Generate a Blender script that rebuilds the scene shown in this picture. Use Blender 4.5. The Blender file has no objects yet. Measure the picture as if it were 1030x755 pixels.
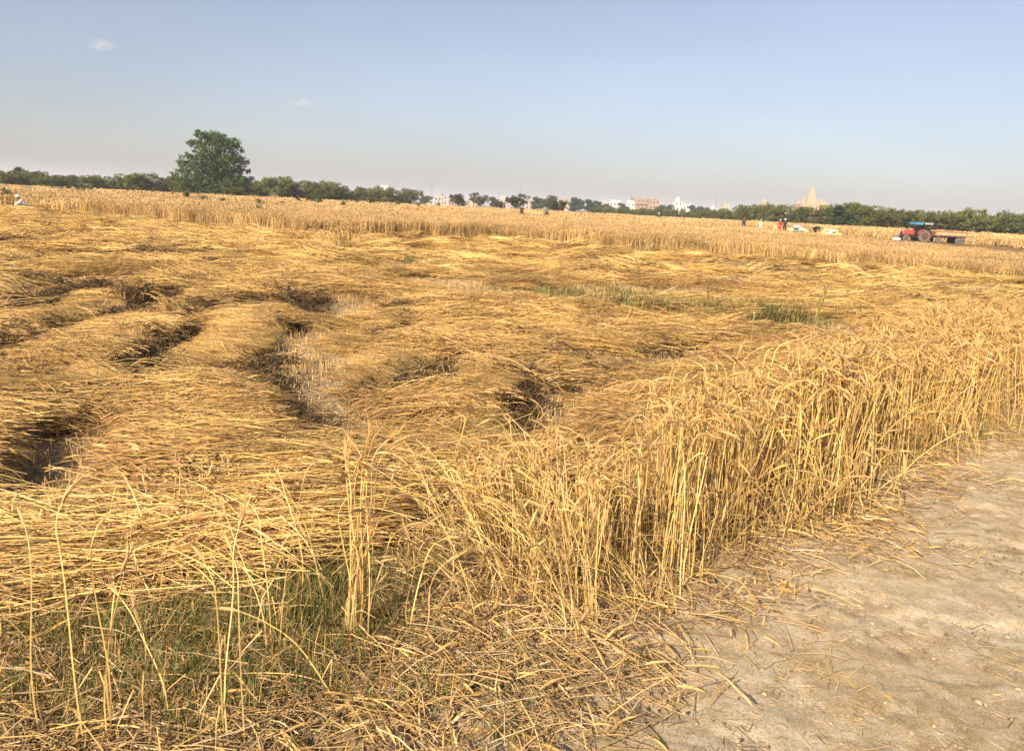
import bpy, math, random
import numpy as np
from mathutils import Matrix, Vector
R = math.radians
random.seed(7)
rng = np.random.default_rng(7)
scene = bpy.context.scene
COL = scene.collection

# ------------------------------------------------------------------ camera
CAM_H, PITCH, ROLL, FPX = 1.60, R(12.57), R(2.83), 760.0     # focal length in pixels of the 1030 px wide photograph
fw = Vector((0, math.cos(PITCH), -math.sin(PITCH)))
up0 = Vector((0, math.sin(PITCH), math.cos(PITCH)))
rt0 = Vector((1, 0, 0))
rt = rt0 * math.cos(ROLL) + up0 * math.sin(ROLL)
up = up0 * math.cos(ROLL) - rt0 * math.sin(ROLL)
cd = bpy.data.cameras.new("camera")
cam = bpy.data.objects.new("camera", cd)
COL.objects.link(cam)
cd.sensor_width = 36.0
cd.lens = 36.0 * FPX / 1030.0
cd.clip_start, cd.clip_end = 0.05, 60000
cam.matrix_world = Matrix(((rt.x, up.x, -fw.x, 0), (rt.y, up.y, -fw.y, 0), (rt.z, up.z, -fw.z, CAM_H), (0, 0, 0, 1)))
scene.camera = cam

# ------------------------------------------------------------------ sky, sun, exposure
SUN_EL, SUN_AZ = R(31), math.atan2(-0.52, -0.85)              # azimuth measured clockwise from +Y towards +X
sun_dir = Vector((math.sin(SUN_AZ) * math.cos(SUN_EL), math.cos(SUN_AZ) * math.cos(SUN_EL), math.sin(SUN_EL)))
w = bpy.data.worlds.new("World"); scene.world = w; w.use_nodes = True
wn = w.node_tree.nodes; wl = w.node_tree.links
bg = wn["Background"]
sky = wn.new("ShaderNodeTexSky"); sky.sky_type = 'NISHITA'; sky.sun_disc = False
sky.sun_elevation = SUN_EL; sky.sun_rotation = SUN_AZ
sky.air_density = 1.0; sky.dust_density = 2.2; sky.ozone_density = 1.0; sky.altitude = 200
hs_ = wn.new('ShaderNodeHueSaturation'); hs_.inputs['Saturation'].default_value = 0.78; hs_.inputs['Value'].default_value = 1.0
wl.new(sky.outputs[0], hs_.inputs['Color']); tint = wn.new('ShaderNodeMix'); tint.data_type = 'RGBA'; tint.blend_type = 'MULTIPLY'; tint.inputs[0].default_value = 1.0; tint.inputs[7].default_value = (0.985, 0.965, 1.03, 1)
wtc = wn.new('ShaderNodeTexCoord'); wmp = wn.new('ShaderNodeMapping'); wmp.inputs['Scale'].default_value = (1.6, 1.6, 6.0); wl.new(wtc.outputs['Generated'], wmp.inputs[0])
wno = wn.new('ShaderNodeTexNoise'); wno.inputs['Scale'].default_value = 1.7; wno.inputs['Detail'].default_value = 5; wl.new(wmp.outputs[0], wno.inputs['Vector'])
wmr = wn.new('ShaderNodeMapRange'); wmr.inputs[1].default_value = .3; wmr.inputs[2].default_value = .7; wmr.inputs[3].default_value = .955; wmr.inputs[4].default_value = 1.045; wl.new(wno.outputs[0], wmr.inputs[0])
wsc = wn.new('ShaderNodeVectorMath'); wsc.operation = 'SCALE'; wl.new(hs_.outputs[0], wsc.inputs[0]); wl.new(wmr.outputs[0], wsc.inputs['Scale'])
wl.new(wsc.outputs[0], tint.inputs[6]); wl.new(tint.outputs[2], bg.inputs[0]); bg.inputs[1].default_value = 0.086
sl = bpy.data.lights.new("sun", 'SUN'); sl.energy = 4.9; sl.angle = R(0.6); sl.color = (1.0, 0.875, 0.70)
so = bpy.data.objects.new("sun", sl); COL.objects.link(so)
so.rotation_euler = sun_dir.to_track_quat('Z', 'Y').to_euler()
scene.view_settings.view_transform = 'Standard'
scene.view_settings.look = 'None'
scene.view_settings.exposure = 0.70
scene.view_settings.gamma = 1.0
scene.view_settings.use_curve_mapping = False
scene.render.engine = 'CYCLES'
scene.cycles.use_denoising = True
scene.cycles.adaptive_threshold = 0.03
scene.cycles.max_bounces = 5
scene.cycles.diffuse_bounces = 2
scene.cycles.glossy_bounces = 2
scene.cycles.transmission_bounces = 2
scene.cycles.transparent_max_bounces = 6
scene.cycles.volume_bounces = 1
scene.cycles.caustics_reflective = False
scene.cycles.caustics_refractive = False

# ------------------------------------------------------------------ pixel helpers (photograph pixels, 1030 x 755)
def ray(px, py):
    return (fw + rt * ((px - 515) / FPX) - up * ((py - 377.5) / FPX))
def at(px, py, z=0.0):
    d = ray(px, py); t = (z - CAM_H) / d.z
    return Vector((0, 0, CAM_H)) + d * t
def atY(px, py, Y):
    d = ray(px, py); t = Y / d.y
    return Vector((0, 0, CAM_H)) + d * t
def horizon(px):
    return 208.0 + (px - 515) * math.tan(ROLL)
def az(px, Y):                                                 # ground point at depth Y under the pixel column px
    d = ray(px, horizon(px)); return Vector((d.x / d.y * Y, Y, 0))

# ------------------------------------------------------------------ noise
_perm = np.random.default_rng(3).permutation(512)
_perm = np.concatenate([_perm, _perm])
_val = np.random.default_rng(4).random(512)
def vnoise(x, y):
    x = np.asarray(x, float); y = np.asarray(y, float)
    xi = np.floor(x).astype(int); yi = np.floor(y).astype(int)
    fx = x - xi; fy = y - yi
    fx = fx * fx * (3 - 2 * fx); fy = fy * fy * (3 - 2 * fy)
    def h(a, b): return _val[_perm[(_perm[a & 511] + b) & 511]]
    a = h(xi, yi); b = h(xi + 1, yi); c = h(xi, yi + 1); d = h(xi + 1, yi + 1)
    return (a * (1 - fx) + b * fx) * (1 - fy) + (c * (1 - fx) + d * fx) * fy
def fbm(x, y, o=4):
    s = 0; a = 0.5; t = 0
    for k in range(o):
        s = s + a * vnoise(np.asarray(x) * 2 ** k + 17 * k, np.asarray(y) * 2 ** k + 31 * k); t += a; a *= 0.5
    return s / t
def sstep(a, b, x):
    t = np.clip((np.asarray(x, float) - a) / (b - a), 0, 1); return t * t * (3 - 2 * t)

# ------------------------------------------------------------------ mesh builder
class MB:
    def __init__(s): s.v = []; s.f = []; s.c = []; s.n = 0
    def add(s, vs, fs, col=(1, 1, 1)):
        s.v.extend([tuple(p) for p in vs])
        s.f.extend([tuple(i + s.n for i in f) for f in fs])
        if len(col) and hasattr(col[0], '__len__'): s.c.extend(col)
        else: s.c.extend([col] * len(vs))
        s.n += len(vs)
    def tube(s, pts, rad, col=(1, 1, 1), sides=3, cap=False):
        pts = [Vector(p) for p in pts]; n = len(pts)
        if not hasattr(rad, '__len__'): rad = [rad] * n
        vs = []; cs = []
        ref = Vector((0.31, 0.17, 0.93))
        for i, p in enumerate(pts):
            t = (pts[min(i + 1, n - 1)] - pts[max(i - 1, 0)])
            if t.length < 1e-9: t = Vector((0, 0, 1))
            t.normalize()
            a = t.cross(ref)
            if a.length < 0.1: a = t.cross(Vector((1, 0, 0)))
            a.normalize(); b = t.cross(a)
            for k in range(sides):
                q = 2 * math.pi * k / sides
                vs.append(p + (a * math.cos(q) + b * math.sin(q)) * rad[i])
                cs.append(col[i] if hasattr(col[0], '__len__') else col)
        fs = []
        for i in range(n - 1):
            for k in range(sides):
                k2 = (k + 1) % sides
                fs.append((i * sides + k, i * sides + k2, (i + 1) * sides + k2, (i + 1) * sides + k))
        if cap:
            fs.append(tuple(range(sides))[::-1]); fs.append(tuple((n - 1) * sides + k for k in range(sides)))
        s.add(vs, fs, cs)
    def ribbon(s, pts, wid, side, col=(1, 1, 1)):
        n = len(pts); vs = []; cs = []
        if not hasattr(wid, '__len__'): wid = [wid] * n
        for i, p in enumerate(pts):
            p = Vector(p); sd = Vector(side[i]) if hasattr(side[0], '__len__') else Vector(side)
            vs += [p - sd * wid[i] / 2, p + sd * wid[i] / 2]
            cc = col[i] if hasattr(col[0], '__len__') else col
            cs += [cc, cc]
        s.add(vs, [(2 * i, 2 * i + 1, 2 * i + 3, 2 * i + 2) for i in range(n - 1)], cs)
    def box(s, c, d, rz=0.0, col=(1, 1, 1), taper=1.0):
        cx, cy, cz = c; dx, dy, dz = [q / 2 for q in d]; vs = []
        for z in (-1, 1):
            k = 1.0 if z < 0 else taper
            for (x, y) in ((-1, -1), (1, -1), (1, 1), (-1, 1)):
                X = x * dx * k; Y = y * dy * k
                vs.append((cx + X * math.cos(rz) - Y * math.sin(rz), cy + X * math.sin(rz) + Y * math.cos(rz), cz + z * dz))
        s.add(vs, [(3, 2, 1, 0), (4, 5, 6, 7), (0, 1, 5, 4), (1, 2, 6, 5), (2, 3, 7, 6), (3, 0, 4, 7)], col)
    def lathe(s, prof, c=(0, 0, 0), n=16, col=(1, 1, 1), axis='Z', sx=1, sy=1, lobes=0, amp=0):
        vs = []
        for (r, z) in prof:
            for k in range(n):
                q = 2 * math.pi * k / n
                rr = r * (1 + amp * math.cos(lobes * q)) if lobes else r
                x, y = rr * math.cos(q) * sx, rr * math.sin(q) * sy
                if axis == 'Z': vs.append((c[0] + x, c[1] + y, c[2] + z))
                elif axis == 'Y': vs.append((c[0] + x, c[1] + z, c[2] + y))
                else: vs.append((c[0] + z, c[1] + x, c[2] + y))
        fs = []
        for i in range(len(prof) - 1):
            for k in range(n):
                k2 = (k + 1) % n
                fs.append((i * n + k, i * n + k2, (i + 1) * n + k2, (i + 1) * n + k))
        fs.append(tuple(range(n))[::-1]); fs.append(tuple((len(prof) - 1) * n + k for k in range(n)))
        s.add(vs, fs, col)
    def mesh(s, name, m, smooth=False):
        me = bpy.data.meshes.new(name)
        me.from_pydata(s.v, [], s.f)
        ca = me.color_attributes.new("col", 'FLOAT_COLOR', 'POINT')
        a = np.ones((s.n, 4), dtype=np.float32); a[:, :3] = np.array(s.c, dtype=np.float32)[:, :3]
        ca.data.foreach_set("color", a.ravel())
        me.materials.append(m)
        if smooth: me.polygons.foreach_set("use_smooth", [True] * len(me.polygons))
        me.update()
        return me
    def build(s, name, m, parent=None, smooth=False, bevel=0):
        o = bpy.data.objects.new(name, s.mesh(name, m, smooth)); COL.objects.link(o)
        if parent is not None: o.parent = parent
        if bevel:
            b = o.modifiers.new("bevel", 'BEVEL'); b.width = bevel; b.segments = 2; b.limit_method = 'ANGLE'
        return o
def tag(o, label=None, cat=None, group=None, kind=None):
    if label: o["label"] = label
    if cat: o["category"] = cat
    if group: o["group"] = group
    if kind: o["kind"] = kind
    return o
def empty(name, loc, rz=0.0):
    o = bpy.data.objects.new(name, None); COL.objects.link(o)
    o.location = loc; o.rotation_euler = (0, 0, rz); o.empty_display_size = 0.3
    return o
def kids(o): return [c for c in bpy.data.objects if c.parent == o]
def copy_tree(o, parent=None):
    c = o.copy(); COL.objects.link(c)
    c.parent = parent
    for ch in list(o.children): copy_tree(ch, c)
    return c

# ------------------------------------------------------------------ materials
def mat(name):
    m = bpy.data.materials.new(name); m.use_nodes = True
    return m, m.node_tree.nodes, m.node_tree.links, m.node_tree.nodes["Principled BSDF"]
def plain(name, col, rough=0.7, var=0.18, scale=6.0, metal=0.0, spec=0.3, bump=0.15):
    m, n, l, p = mat(name)
    tc = n.new("ShaderNodeTexCoord"); no = n.new("ShaderNodeTexNoise"); no.inputs["Scale"].default_value = scale; no.inputs["Detail"].default_value = 6
    l.new(tc.outputs["Object"], no.inputs["Vector"])
    mx = n.new("ShaderNodeMix"); mx.data_type = 'RGBA'
    mx.inputs[6].default_value = (*[c * (1 - var) for c in col], 1); mx.inputs[7].default_value = (*[min(1, c * (1 + var)) for c in col], 1)
    l.new(no.outputs[0], mx.inputs[0]); l.new(mx.outputs[2], p.inputs["Base Color"])
    p.inputs["Roughness"].default_value = rough; p.inputs["Metallic"].default_value = metal
    p.inputs["Specular IOR Level"].default_value = spec
    if bump:
        b = n.new("ShaderNodeBump"); b.inputs["Strength"].default_value = bump; b.inputs["Distance"].default_value = 0.02
        l.new(no.outputs[0], b.inputs["Height"]); l.new(b.outputs[0], p.inputs["Normal"])
    return m
def plant_mat(name, trans=0.25, isl=0.35, obv=0.25, rough=0.6, world_scale=None, tint2=None, hueshift=(1.0, 0.86, 0.7)):
    """vertex colour x per-island x per-instance variation, a little translucent"""
    m, n, l, p = mat(name)
    ca = n.new("ShaderNodeVertexColor"); ca.layer_name = "col"
    ge = n.new("ShaderNodeNewGeometry"); oi = n.new("ShaderNodeObjectInfo")
    def rng_node(src, lo, hi):
        mr = n.new("ShaderNodeMapRange"); mr.inputs[3].default_value = lo; mr.inputs[4].default_value = hi
        l.new(src, mr.inputs[0]); return mr.outputs[0]
    a = rng_node(ge.outputs["Random Per Island"], 1 - isl, 1 + isl)
    b = rng_node(oi.outputs["Random"], 1 - obv, 1 + obv)
    mu = n.new("ShaderNodeMath"); mu.operation = 'MULTIPLY'; l.new(a, mu.inputs[0]); l.new(b, mu.inputs[1])
    fac = mu.outputs[0]
    if world_scale:
        no = n.new("ShaderNodeTexNoise"); no.inputs["Scale"].default_value = world_scale; no.inputs["Detail"].default_value = 3
        l.new(ge.outputs["Position"], no.inputs["Vector"])
        c = rng_node(no.outputs[0], 0.62, 1.38)
        m2 = n.new("ShaderNodeMath"); m2.operation = 'MULTIPLY'; l.new(fac, m2.inputs[0]); l.new(c, m2.inputs[1]); fac = m2.outputs[0]
    sc = n.new("ShaderNodeVectorMath"); sc.operation = 'SCALE'; l.new(ca.outputs["Color"], sc.inputs[0]); l.new(fac, sc.inputs["Scale"])
    # some islands lean to a browner hue
    hx = n.new("ShaderNodeMix"); hx.data_type = 'RGBA'; hx.blend_type = 'MULTIPLY'
    hx.inputs[7].default_value = (*hueshift, 1)
    wn_ = n.new("ShaderNodeTexWhiteNoise"); wn_.noise_dimensions = '1D'; l.new(ge.outputs["Random Per Island"], wn_.inputs["W"])
    l.new(wn_.outputs["Value"], hx.inputs[0]); l.new(sc.outputs[0], hx.inputs[6])
    l.new(hx.outputs[2], p.inputs["Base Color"])
    p.inputs["Roughness"].default_value = rough; p.inputs["Specular IOR Level"].default_value = 0.25
    if trans:
        tr = n.new("ShaderNodeBsdfTranslucent"); l.new(hx.outputs[2], tr.inputs[0])
        ms = n.new("ShaderNodeMixShader"); ms.inputs[0].default_value = trans
        l.new(p.outputs[0], ms.inputs[1]); l.new(tr.outputs[0], ms.inputs[2])
        l.new(ms.outputs[0], n["Material Output"].inputs[0])
    return m

M_STRAW = plant_mat("straw", trans=0.12, isl=0.45, obv=0.28, rough=0.55, world_scale=0.9)
M_WHEAT = plant_mat("ripe_wheat", trans=0.2, isl=0.35, obv=0.15, rough=0.55)
M_WHEATFAR = plant_mat("ripe_wheat_far", trans=0.2, isl=0.3, obv=0.22, rough=0.6, world_scale=0.25)
M_GRASS = plant_mat("green_grass", trans=0.3, isl=0.35, obv=0.3, hueshift=(1.25, 1.0, 0.7))
M_LEAF = plant_mat("leaves", trans=0.25, isl=0.4, obv=0.2, hueshift=(1.2, 1.0, 0.8), rough=0.5)
M_BARK = plain("bark", (0.12, 0.09, 0.065), 0.9, 0.4, 8, bump=0.6)

# ------------------------------------------------------------------ scatter: ONE object of stuff made of instances
def proto_obj(me):
    return bpy.data.objects.new(me.name, me)
def scatter(name, pts, rot, scl, idx, protos, kind='stuff'):
    pts = np.asarray(pts, np.float32); N = len(pts)
    me = bpy.data.meshes.new(name); me.vertices.add(N)
    me.vertices.foreach_set("co", pts.ravel())
    for nm, arr in (("rot", rot), ("scl", scl)):
        a = me.attributes.new(nm, 'FLOAT_VECTOR', 'POINT'); a.data.foreach_set("vector", np.asarray(arr, np.float32).ravel())
    a = me.attributes.new("idx", 'INT', 'POINT'); a.data.foreach_set("value", np.asarray(idx, np.int32))
    o = bpy.data.objects.new(name, me); COL.objects.link(o)
    c = bpy.data.collections.new(name + "_kinds")
    for i, pm in enumerate(protos):
        po = bpy.data.objects.new("%s_kind_%02d" % (name, i), pm); c.objects.link(po)
    ng = bpy.data.node_groups.new(name, 'GeometryNodeTree')
    ng.interface.new_socket("Geometry", in_out='INPUT', socket_type='NodeSocketGeometry')
    ng.interface.new_socket("Geometry", in_out='OUTPUT', socket_type='NodeSocketGeometry')
    N_ = ng.nodes; L_ = ng.links
    gi = N_.new("NodeGroupInput"); go = N_.new("NodeGroupOutput")
    ip = N_.new("GeometryNodeInstanceOnPoints"); ci = N_.new("GeometryNodeCollectionInfo")
    ci.inputs["Collection"].default_value = c; ci.inputs["Separate Children"].default_value = True; ci.inputs["Reset Children"].default_value = True
    m2p = N_.new("GeometryNodeMeshToPoints")
    def attr(nm, t):
        q = N_.new("GeometryNodeInputNamedAttribute"); q.data_type = t; q.inputs["Name"].default_value = nm; return q.outputs[0]
    L_.new(gi.outputs[0], m2p.inputs[0]); L_.new(m2p.outputs[0], ip.inputs["Points"])
    L_.new(ci.outputs[0], ip.inputs["Instance"]); ip.inputs["Pick Instance"].default_value = True
    L_.new(attr("idx", 'INT'), ip.inputs["Instance Index"])
    e2r = N_.new("FunctionNodeEulerToRotation"); L_.new(attr("rot", 'FLOAT_VECTOR'), e2r.inputs[0]); L_.new(e2r.outputs[0], ip.inputs["Rotation"])
    L_.new(attr("scl", 'FLOAT_VECTOR'), ip.inputs["Scale"])
    L_.new(ip.outputs[0], go.inputs[0])
    md = o.modifiers.new("scatter", 'NODES'); md.node_group = ng
    o["kind"] = kind
    return o

# ------------------------------------------------------------------ layout of the land
# field corner, path edge, mat, standing wheat
PATH_PIX = [(500, 762), (618, 690), (700, 622), (780, 574), (858, 530), (940, 470), (1035, 424)]
PATH_PTS = [at(*p) for p in PATH_PIX]
PATH_PTS = [PATH_PTS[0] + (PATH_PTS[0] - PATH_PTS[1]) * 4] + PATH_PTS
d_ = (PATH_PTS[-1] - PATH_PTS[-3]).normalized(); PATH_PTS.append(PATH_PTS[-1] + d_ * 60)
def poly_dist(x, y, P):
    """signed distance to an open polyline; positive on its right-hand side (walking from first to last point)"""
    x = np.asarray(x, float); y = np.asarray(y, float)
    best = np.full(x.shape, 1e9); bp_ = np.zeros(x.shape); sg = np.zeros(x.shape); tt = np.zeros(x.shape); acc = 0
    for a, b in zip(P[:-1], P[1:]):
        dx, dy = b[0] - a[0], b[1] - a[1]; L = math.hypot(dx, dy)
        t = np.clip(((x - a[0]) * dx + (y - a[1]) * dy) / (L * L), 0, 1)
        qx = a[0] + t * dx; qy = a[1] + t * dy
        d = np.hypot(x - qx, y - qy); s = ((x - a[0]) * -dy + (y - a[1]) * dx) / L
        m = (d < best - 1e-7) | ((d < best + 1e-7) & (np.abs(s) > bp_))
        best = np.where(m, d, best); bp_ = np.where(m, np.abs(s), bp_); sg = np.where(m, np.sign(-s), sg); tt = np.where(m, acc + t * L, tt); acc += L
    return best * sg, tt
def path_d(x, y):
    d, t = poly_dist(x, y, PATH_PTS)
    return d                                                   # >0 on the path side
# back line of the standing strip, read from its ear tops
BACK_PIX = [(585, 500), (640, 440), (700, 398), (760, 386), (820, 370), (880, 345), (940, 320), (985, 306), (1060, 300)]
BACK_PTS = [at(q[0], q[1], 0.74) for q in BACK_PIX]
# near edge of the mown mat
MAT_PIX = [(-80, 612), (60, 604), (200, 588), (330, 572), (420, 545), (470, 505)]
MAT_PTS = [at(*p) for p in MAT_PIX] + BACK_PTS[1:]
MAT_PTS = [MAT_PTS[0] + (MAT_PTS[0] - MAT_PTS[1]).normalized() * 12] + MAT_PTS
d_ = (MAT_PTS[-1] - MAT_PTS[-3]).normalized(); MAT_PTS.append(MAT_PTS[-1] + d_ * 60)
def mat_d(x, y):
    d, t = poly_dist(x, y, MAT_PTS)
    return -d                                                  # >0 inside the mown field
FAR_PIX = [(-120, 202), (30, 210), (90, 217), (180, 226), (300, 238), (400, 240), (500, 243), (600, 250), (700, 258), (850, 268), (1000, 282), (1150, 295)]
FAR_PTS = [at(*p) for p in FAR_PIX]
FAR_PTS = [FAR_PTS[0] + Vector((-60, 6, 0))] + FAR_PTS + [FAR_PTS[-1] + Vector((60, -20, 0))]
def far_d(x, y):
    d, t = poly_dist(x, y, FAR_PTS)
    return -d                                                  # >0 in the standing wheat beyond
# ends of the mown rows: where one row of laid straw stops and the bare strip beside it begins (traced, near to far)
def pts_of(z3, z4=()):
    return [(a / 2.575, 230 + b / 2.575) for a, b in z3] + [(350 + a / 2.575, 230 + b / 2.575) for a, b in z4]
ROW_EDGES = [
    ([(455, 478), (478, 449), (499, 441), (505, 409), (517, 391), (529, 377)], 0.42, 1.0, 11),
    ([(560, 385), (590, 374), (616, 369), (640, 366)], 0.30, 0.6, 12),
    ([(360, 402), (386, 386), (408, 370), (452, 358), (475, 353)], 0.34, 0.85, 13),
    ([(375, 345), (392, 330), (408, 322)], 0.36, 0.7, 14),
    ([(296, 468), (288, 430), (275, 408), (260, 388), (259, 372), (261, 352), (272, 340), (300, 314), (306, 300)], 0.62, 1.0, 15),
    ([(90, 402), (109, 385), (114, 373), (155, 343), (186, 323), (221, 306), (260, 302), (290, 298)], 0.20, 1.0, 16),
    ([(-60, 380), (0, 351), (23, 341), (58, 327), (95, 321), (120, 314), (145, 303), (182, 290), (205, 289)], 0.18, 1.0, 17),
    ([(-60, 330), (8, 313), (23, 304), (62, 292), (101, 286), (167, 278)], 0.2, 0.9, 18),
    ([(-60, 280), (0, 269), (31, 265), (80, 262), (128, 257)], 0.25, 0.9, 19),
    ([(170, 262), (205, 258), (240, 262)], 0.4, 0.6, 20),
    ([(-90, 545), (-15, 506), (2, 484), (10, 458), (0, 425)], 0.85, .9, 21),
    ([(150, 352), (170, 345), (188, 338)], 0.2, 0.4, 22),
    ([(-60, 245), (0, 243), (60, 247), (120, 250)], 0.45, 0.7, 23),
    ([(540, 300), (600, 303), (650, 306)], 0.4, 0.5, 24),
    ([(720, 318), (790, 318), (850, 322)], 0.6, 0.6, 25),
    ([(640, 350), (690, 347), (730, 345)], 0.4, 0.4, 26),
    ([(0, 291), (40, 285), (72, 280)], 0.2, 0.8, 27), ([(105, 260), (150, 256), (188, 252)], 0.25, 0.8, 28), ([(196, 274), (225, 270), (255, 267)], 0.25, 0.8, 29),
    ([(440, 326), (465, 322), (492, 320)], 0.18, 0.8, 30), ([(388, 310), (405, 307), (425, 306)], 0.18, 0.8, 31), ([(600, 400), (622, 397), (645, 394)], 0.14, 0.7, 32),
    ([(545, 358), (572, 353), (602, 350)], 0.14, 0.7, 33), ([(0, 236), (40, 236), (80, 239)], 0.3, 0.8, 34), ([(300, 272), (340, 270), (375, 270)], 0.25, 0.8, 35), ([(560, 275), (620, 277), (670, 280)], 0.3, 0.8, 36),
    ([(760, 292), (820, 294), (870, 298)], 0.3, 0.8, 37), ([(900, 306), (940, 306), (975, 308)], 0.25, 0.8, 38), ([(200, 400), (222, 385), (230, 366)], 0.10, 0.6, 39), ([(690, 268), (740, 270), (800, 275)], 0.3, 0.7, 40),
]
ROW_EDGES = [([at(q[0], q[1], 0.10) for q in e], w_, s_, k_) for e, w_, s_, k_ in ROW_EDGES]
def row_u(x, y):
    x = np.asarray(x, float); y = np.asarray(y, float)
    drift = -0.055 * y + 0.35 * np.sin(y * 0.32 + 0.6) + 0.5 * (fbm(x * 0.15 + 9, y * 0.28, 2) - 0.5) * 2
    return (x - drift + 1.75) / 2.05
def mat_h(x, y):
    x = np.asarray(x, float); y = np.asarray(y, float)
    rad = np.hypot(x, y); far = sstep(9, 18, rad)
    lump = 0.03 * (fbm(x * 0.9, y * 2.2, 3) - 0.5) * 2 + 0.09 * far * (fbm(x * 0.30 + 40, y * 0.95, 3) - 0.5) * 2
    h = 0.115 + lump
    wob = 0.16 * (fbm(x * 2.2 + 5, y * 2.2, 3) - 0.5)
    for P, w_, s_, k_ in ROW_EDGES:
        d, t = poly_dist(x, y, P); d = d + wob
        ex = P[0]; ey = P[-1]
        along = fbm(t * 1.3 + k_ * 7.1, t * 0 + k_, 3)
        L = sum((b - a).length for a, b in zip(P[:-1], P[1:]))
        ends = np.minimum(sstep(-0.0, 0.25, t), 1 - sstep(L - 0.25, L, t))
        st = min(1.0, 1.1 * s_ ** .35) * (0.80 + 0.20 * sstep(0.30, 0.42, along)) * (0.1 + .9 * ends)
        bw = w_ * (0.5 + 1.3 * sstep(0.3, 0.65, fbm(t * 0.9 + k_ * 3.7, t * 0 + k_ + .5, 2)))
        bw = np.maximum(bw * (1.0 + 0.3 * far), .24 + .12 * far)
        swell = np.exp(-(np.minimum(d, 0) / 0.55) ** 2) * (d < 0) * 0.04
        pit = sstep(-0.08, 0.04, d) * (1 - sstep(bw * 0.65, bw * 1.4 + 0.12, d))
        h = (h + swell * st) * (1 - pit * st)
    h = h * (1 - .7 * sstep(-3.0, -.3, far_d(x, y)))
    h = h * (1 - .8 * sstep(.585, .64, fbm(x * .55 + 7, y * .85 + 3, 3)) * sstep(8, 10.5, rad) * (x > -.25 * y))
    h = h * (1 - .8 * sstep(.60, .65, fbm(x * 1.1 + 27, y * 1.6 + 13, 3)) * sstep(5, 6.5, rad))
    edge = sstep(0.0, 0.18, mat_d(x, y) + 0.25 * (fbm(x * 1.2, y * 1.2, 3) - 0.5))
    return np.maximum(h, 0) * edge
def cover(x, y):
    return sstep(0.02, 0.075, mat_h(x, y))
def ground_z(x, y):
    x = np.asarray(x, float); y = np.asarray(y, float)
    r = np.hypot(x, y)
    near = 1 - sstep(25, 60, r)
    z = 0.045 * (fbm(x * 1.1, y * 1.1, 5) - 0.5) * near + 0.02 * (fbm(x * 6, y * 6, 3) - 0.5) * (1 - sstep(8, 16, r))
    z = z - 0.03 * sstep(-0.3, 0.25, path_d(x, y)) * (1 - sstep(12, 20, r))
    return z
def surf_z(x, y):
    f = sstep(-0.2, 0.3, mat_d(x, y)) * (1 - sstep(-0.3, 0.3, far_d(x, y)))
    return ground_z(x, y) + mat_h(x, y) * f

def grid_mesh(name, X, Y, Z, m, keep=None, attrs=None, wrap=False):
    nr, nc = X.shape
    me = bpy.data.meshes.new(name)
    co = np.stack([X, Y, Z], -1).reshape(-1, 3).astype(np.float32)
    i = np.arange(nr * nc).reshape(nr, nc)
    if wrap: i = np.concatenate([i, i[:, :1]], 1)
    q = np.stack([i[:-1, :-1], i[:-1, 1:], i[1:, 1:], i[1:, :-1]], -1).reshape(-1, 4)
    if keep is not None:
        q = q[keep.ravel()[q].all(1)]
        used = np.unique(q); remap = np.full(len(co), -1); remap[used] = np.arange(len(used))
        co = co[used]; q = remap[q]
        if attrs: attrs = {k: v.ravel()[used] for k, v in attrs.items()}
    me.vertices.add(len(co)); me.vertices.foreach_set("co", co.ravel())
    me.loops.add(q.size); me.loops.foreach_set("vertex_index", q.ravel().astype(np.int32))
    me.polygons.add(len(q)); me.polygons.foreach_set("loop_start", (np.arange(len(q)) * 4).astype(np.int32))
    me.polygons.foreach_set("use_smooth", np.ones(len(q), bool))
    me.update(calc_edges=True)
    for k, v in (attrs or {}).items():
        a = me.attributes.new(k, 'FLOAT', 'POINT'); a.data.foreach_set("value", np.asarray(v, np.float32).ravel())
    me.materials.append(m)
    o = bpy.data.objects.new(name, me); COL.objects.link(o)
    return o

def noise_node(n, l, vec, scale, detail=5, rough=0.6, stretch=None, dist=0.0):
    no = n.new("ShaderNodeTexNoise"); no.inputs["Scale"].default_value = scale; no.inputs["Detail"].default_value = detail
    no.inputs["Roughness"].default_value = rough; no.inputs["Distortion"].default_value = dist
    if stretch:
        mp = n.new("ShaderNodeMapping"); mp.inputs["Scale"].default_value = stretch[:3]
        if len(stretch) > 3: mp.inputs["Rotation"].default_value = (0, 0, stretch[3])
        l.new(vec, mp.inputs[0]); vec = mp.outputs[0]
    l.new(vec, no.inputs["Vector"]); return no.outputs[0]
def ramp(n, l, fac, stops):
    r = n.new("ShaderNodeValToRGB"); e = r.color_ramp.elements
    while len(e) < len(stops): e.new(0.5)
    for el, (p, c) in zip(e, stops): el.position = p; el.color = (*c, 1)
    l.new(fac, r.inputs[0]); return r.outputs[0]
def mixc(n, l, fac, a, b, mode='MIX'):
    m = n.new("ShaderNodeMix"); m.data_type = 'RGBA'; m.blend_type = mode
    for v, i in ((fac, 0), (a, 6), (b, 7)):
        if hasattr(v, 'default_value') or hasattr(v, 'links'): l.new(v, m.inputs[i])
        elif i == 0: m.inputs[0].default_value = v
        else: m.inputs[i].default_value = (*v, 1)
    return m.outputs[2]

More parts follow.
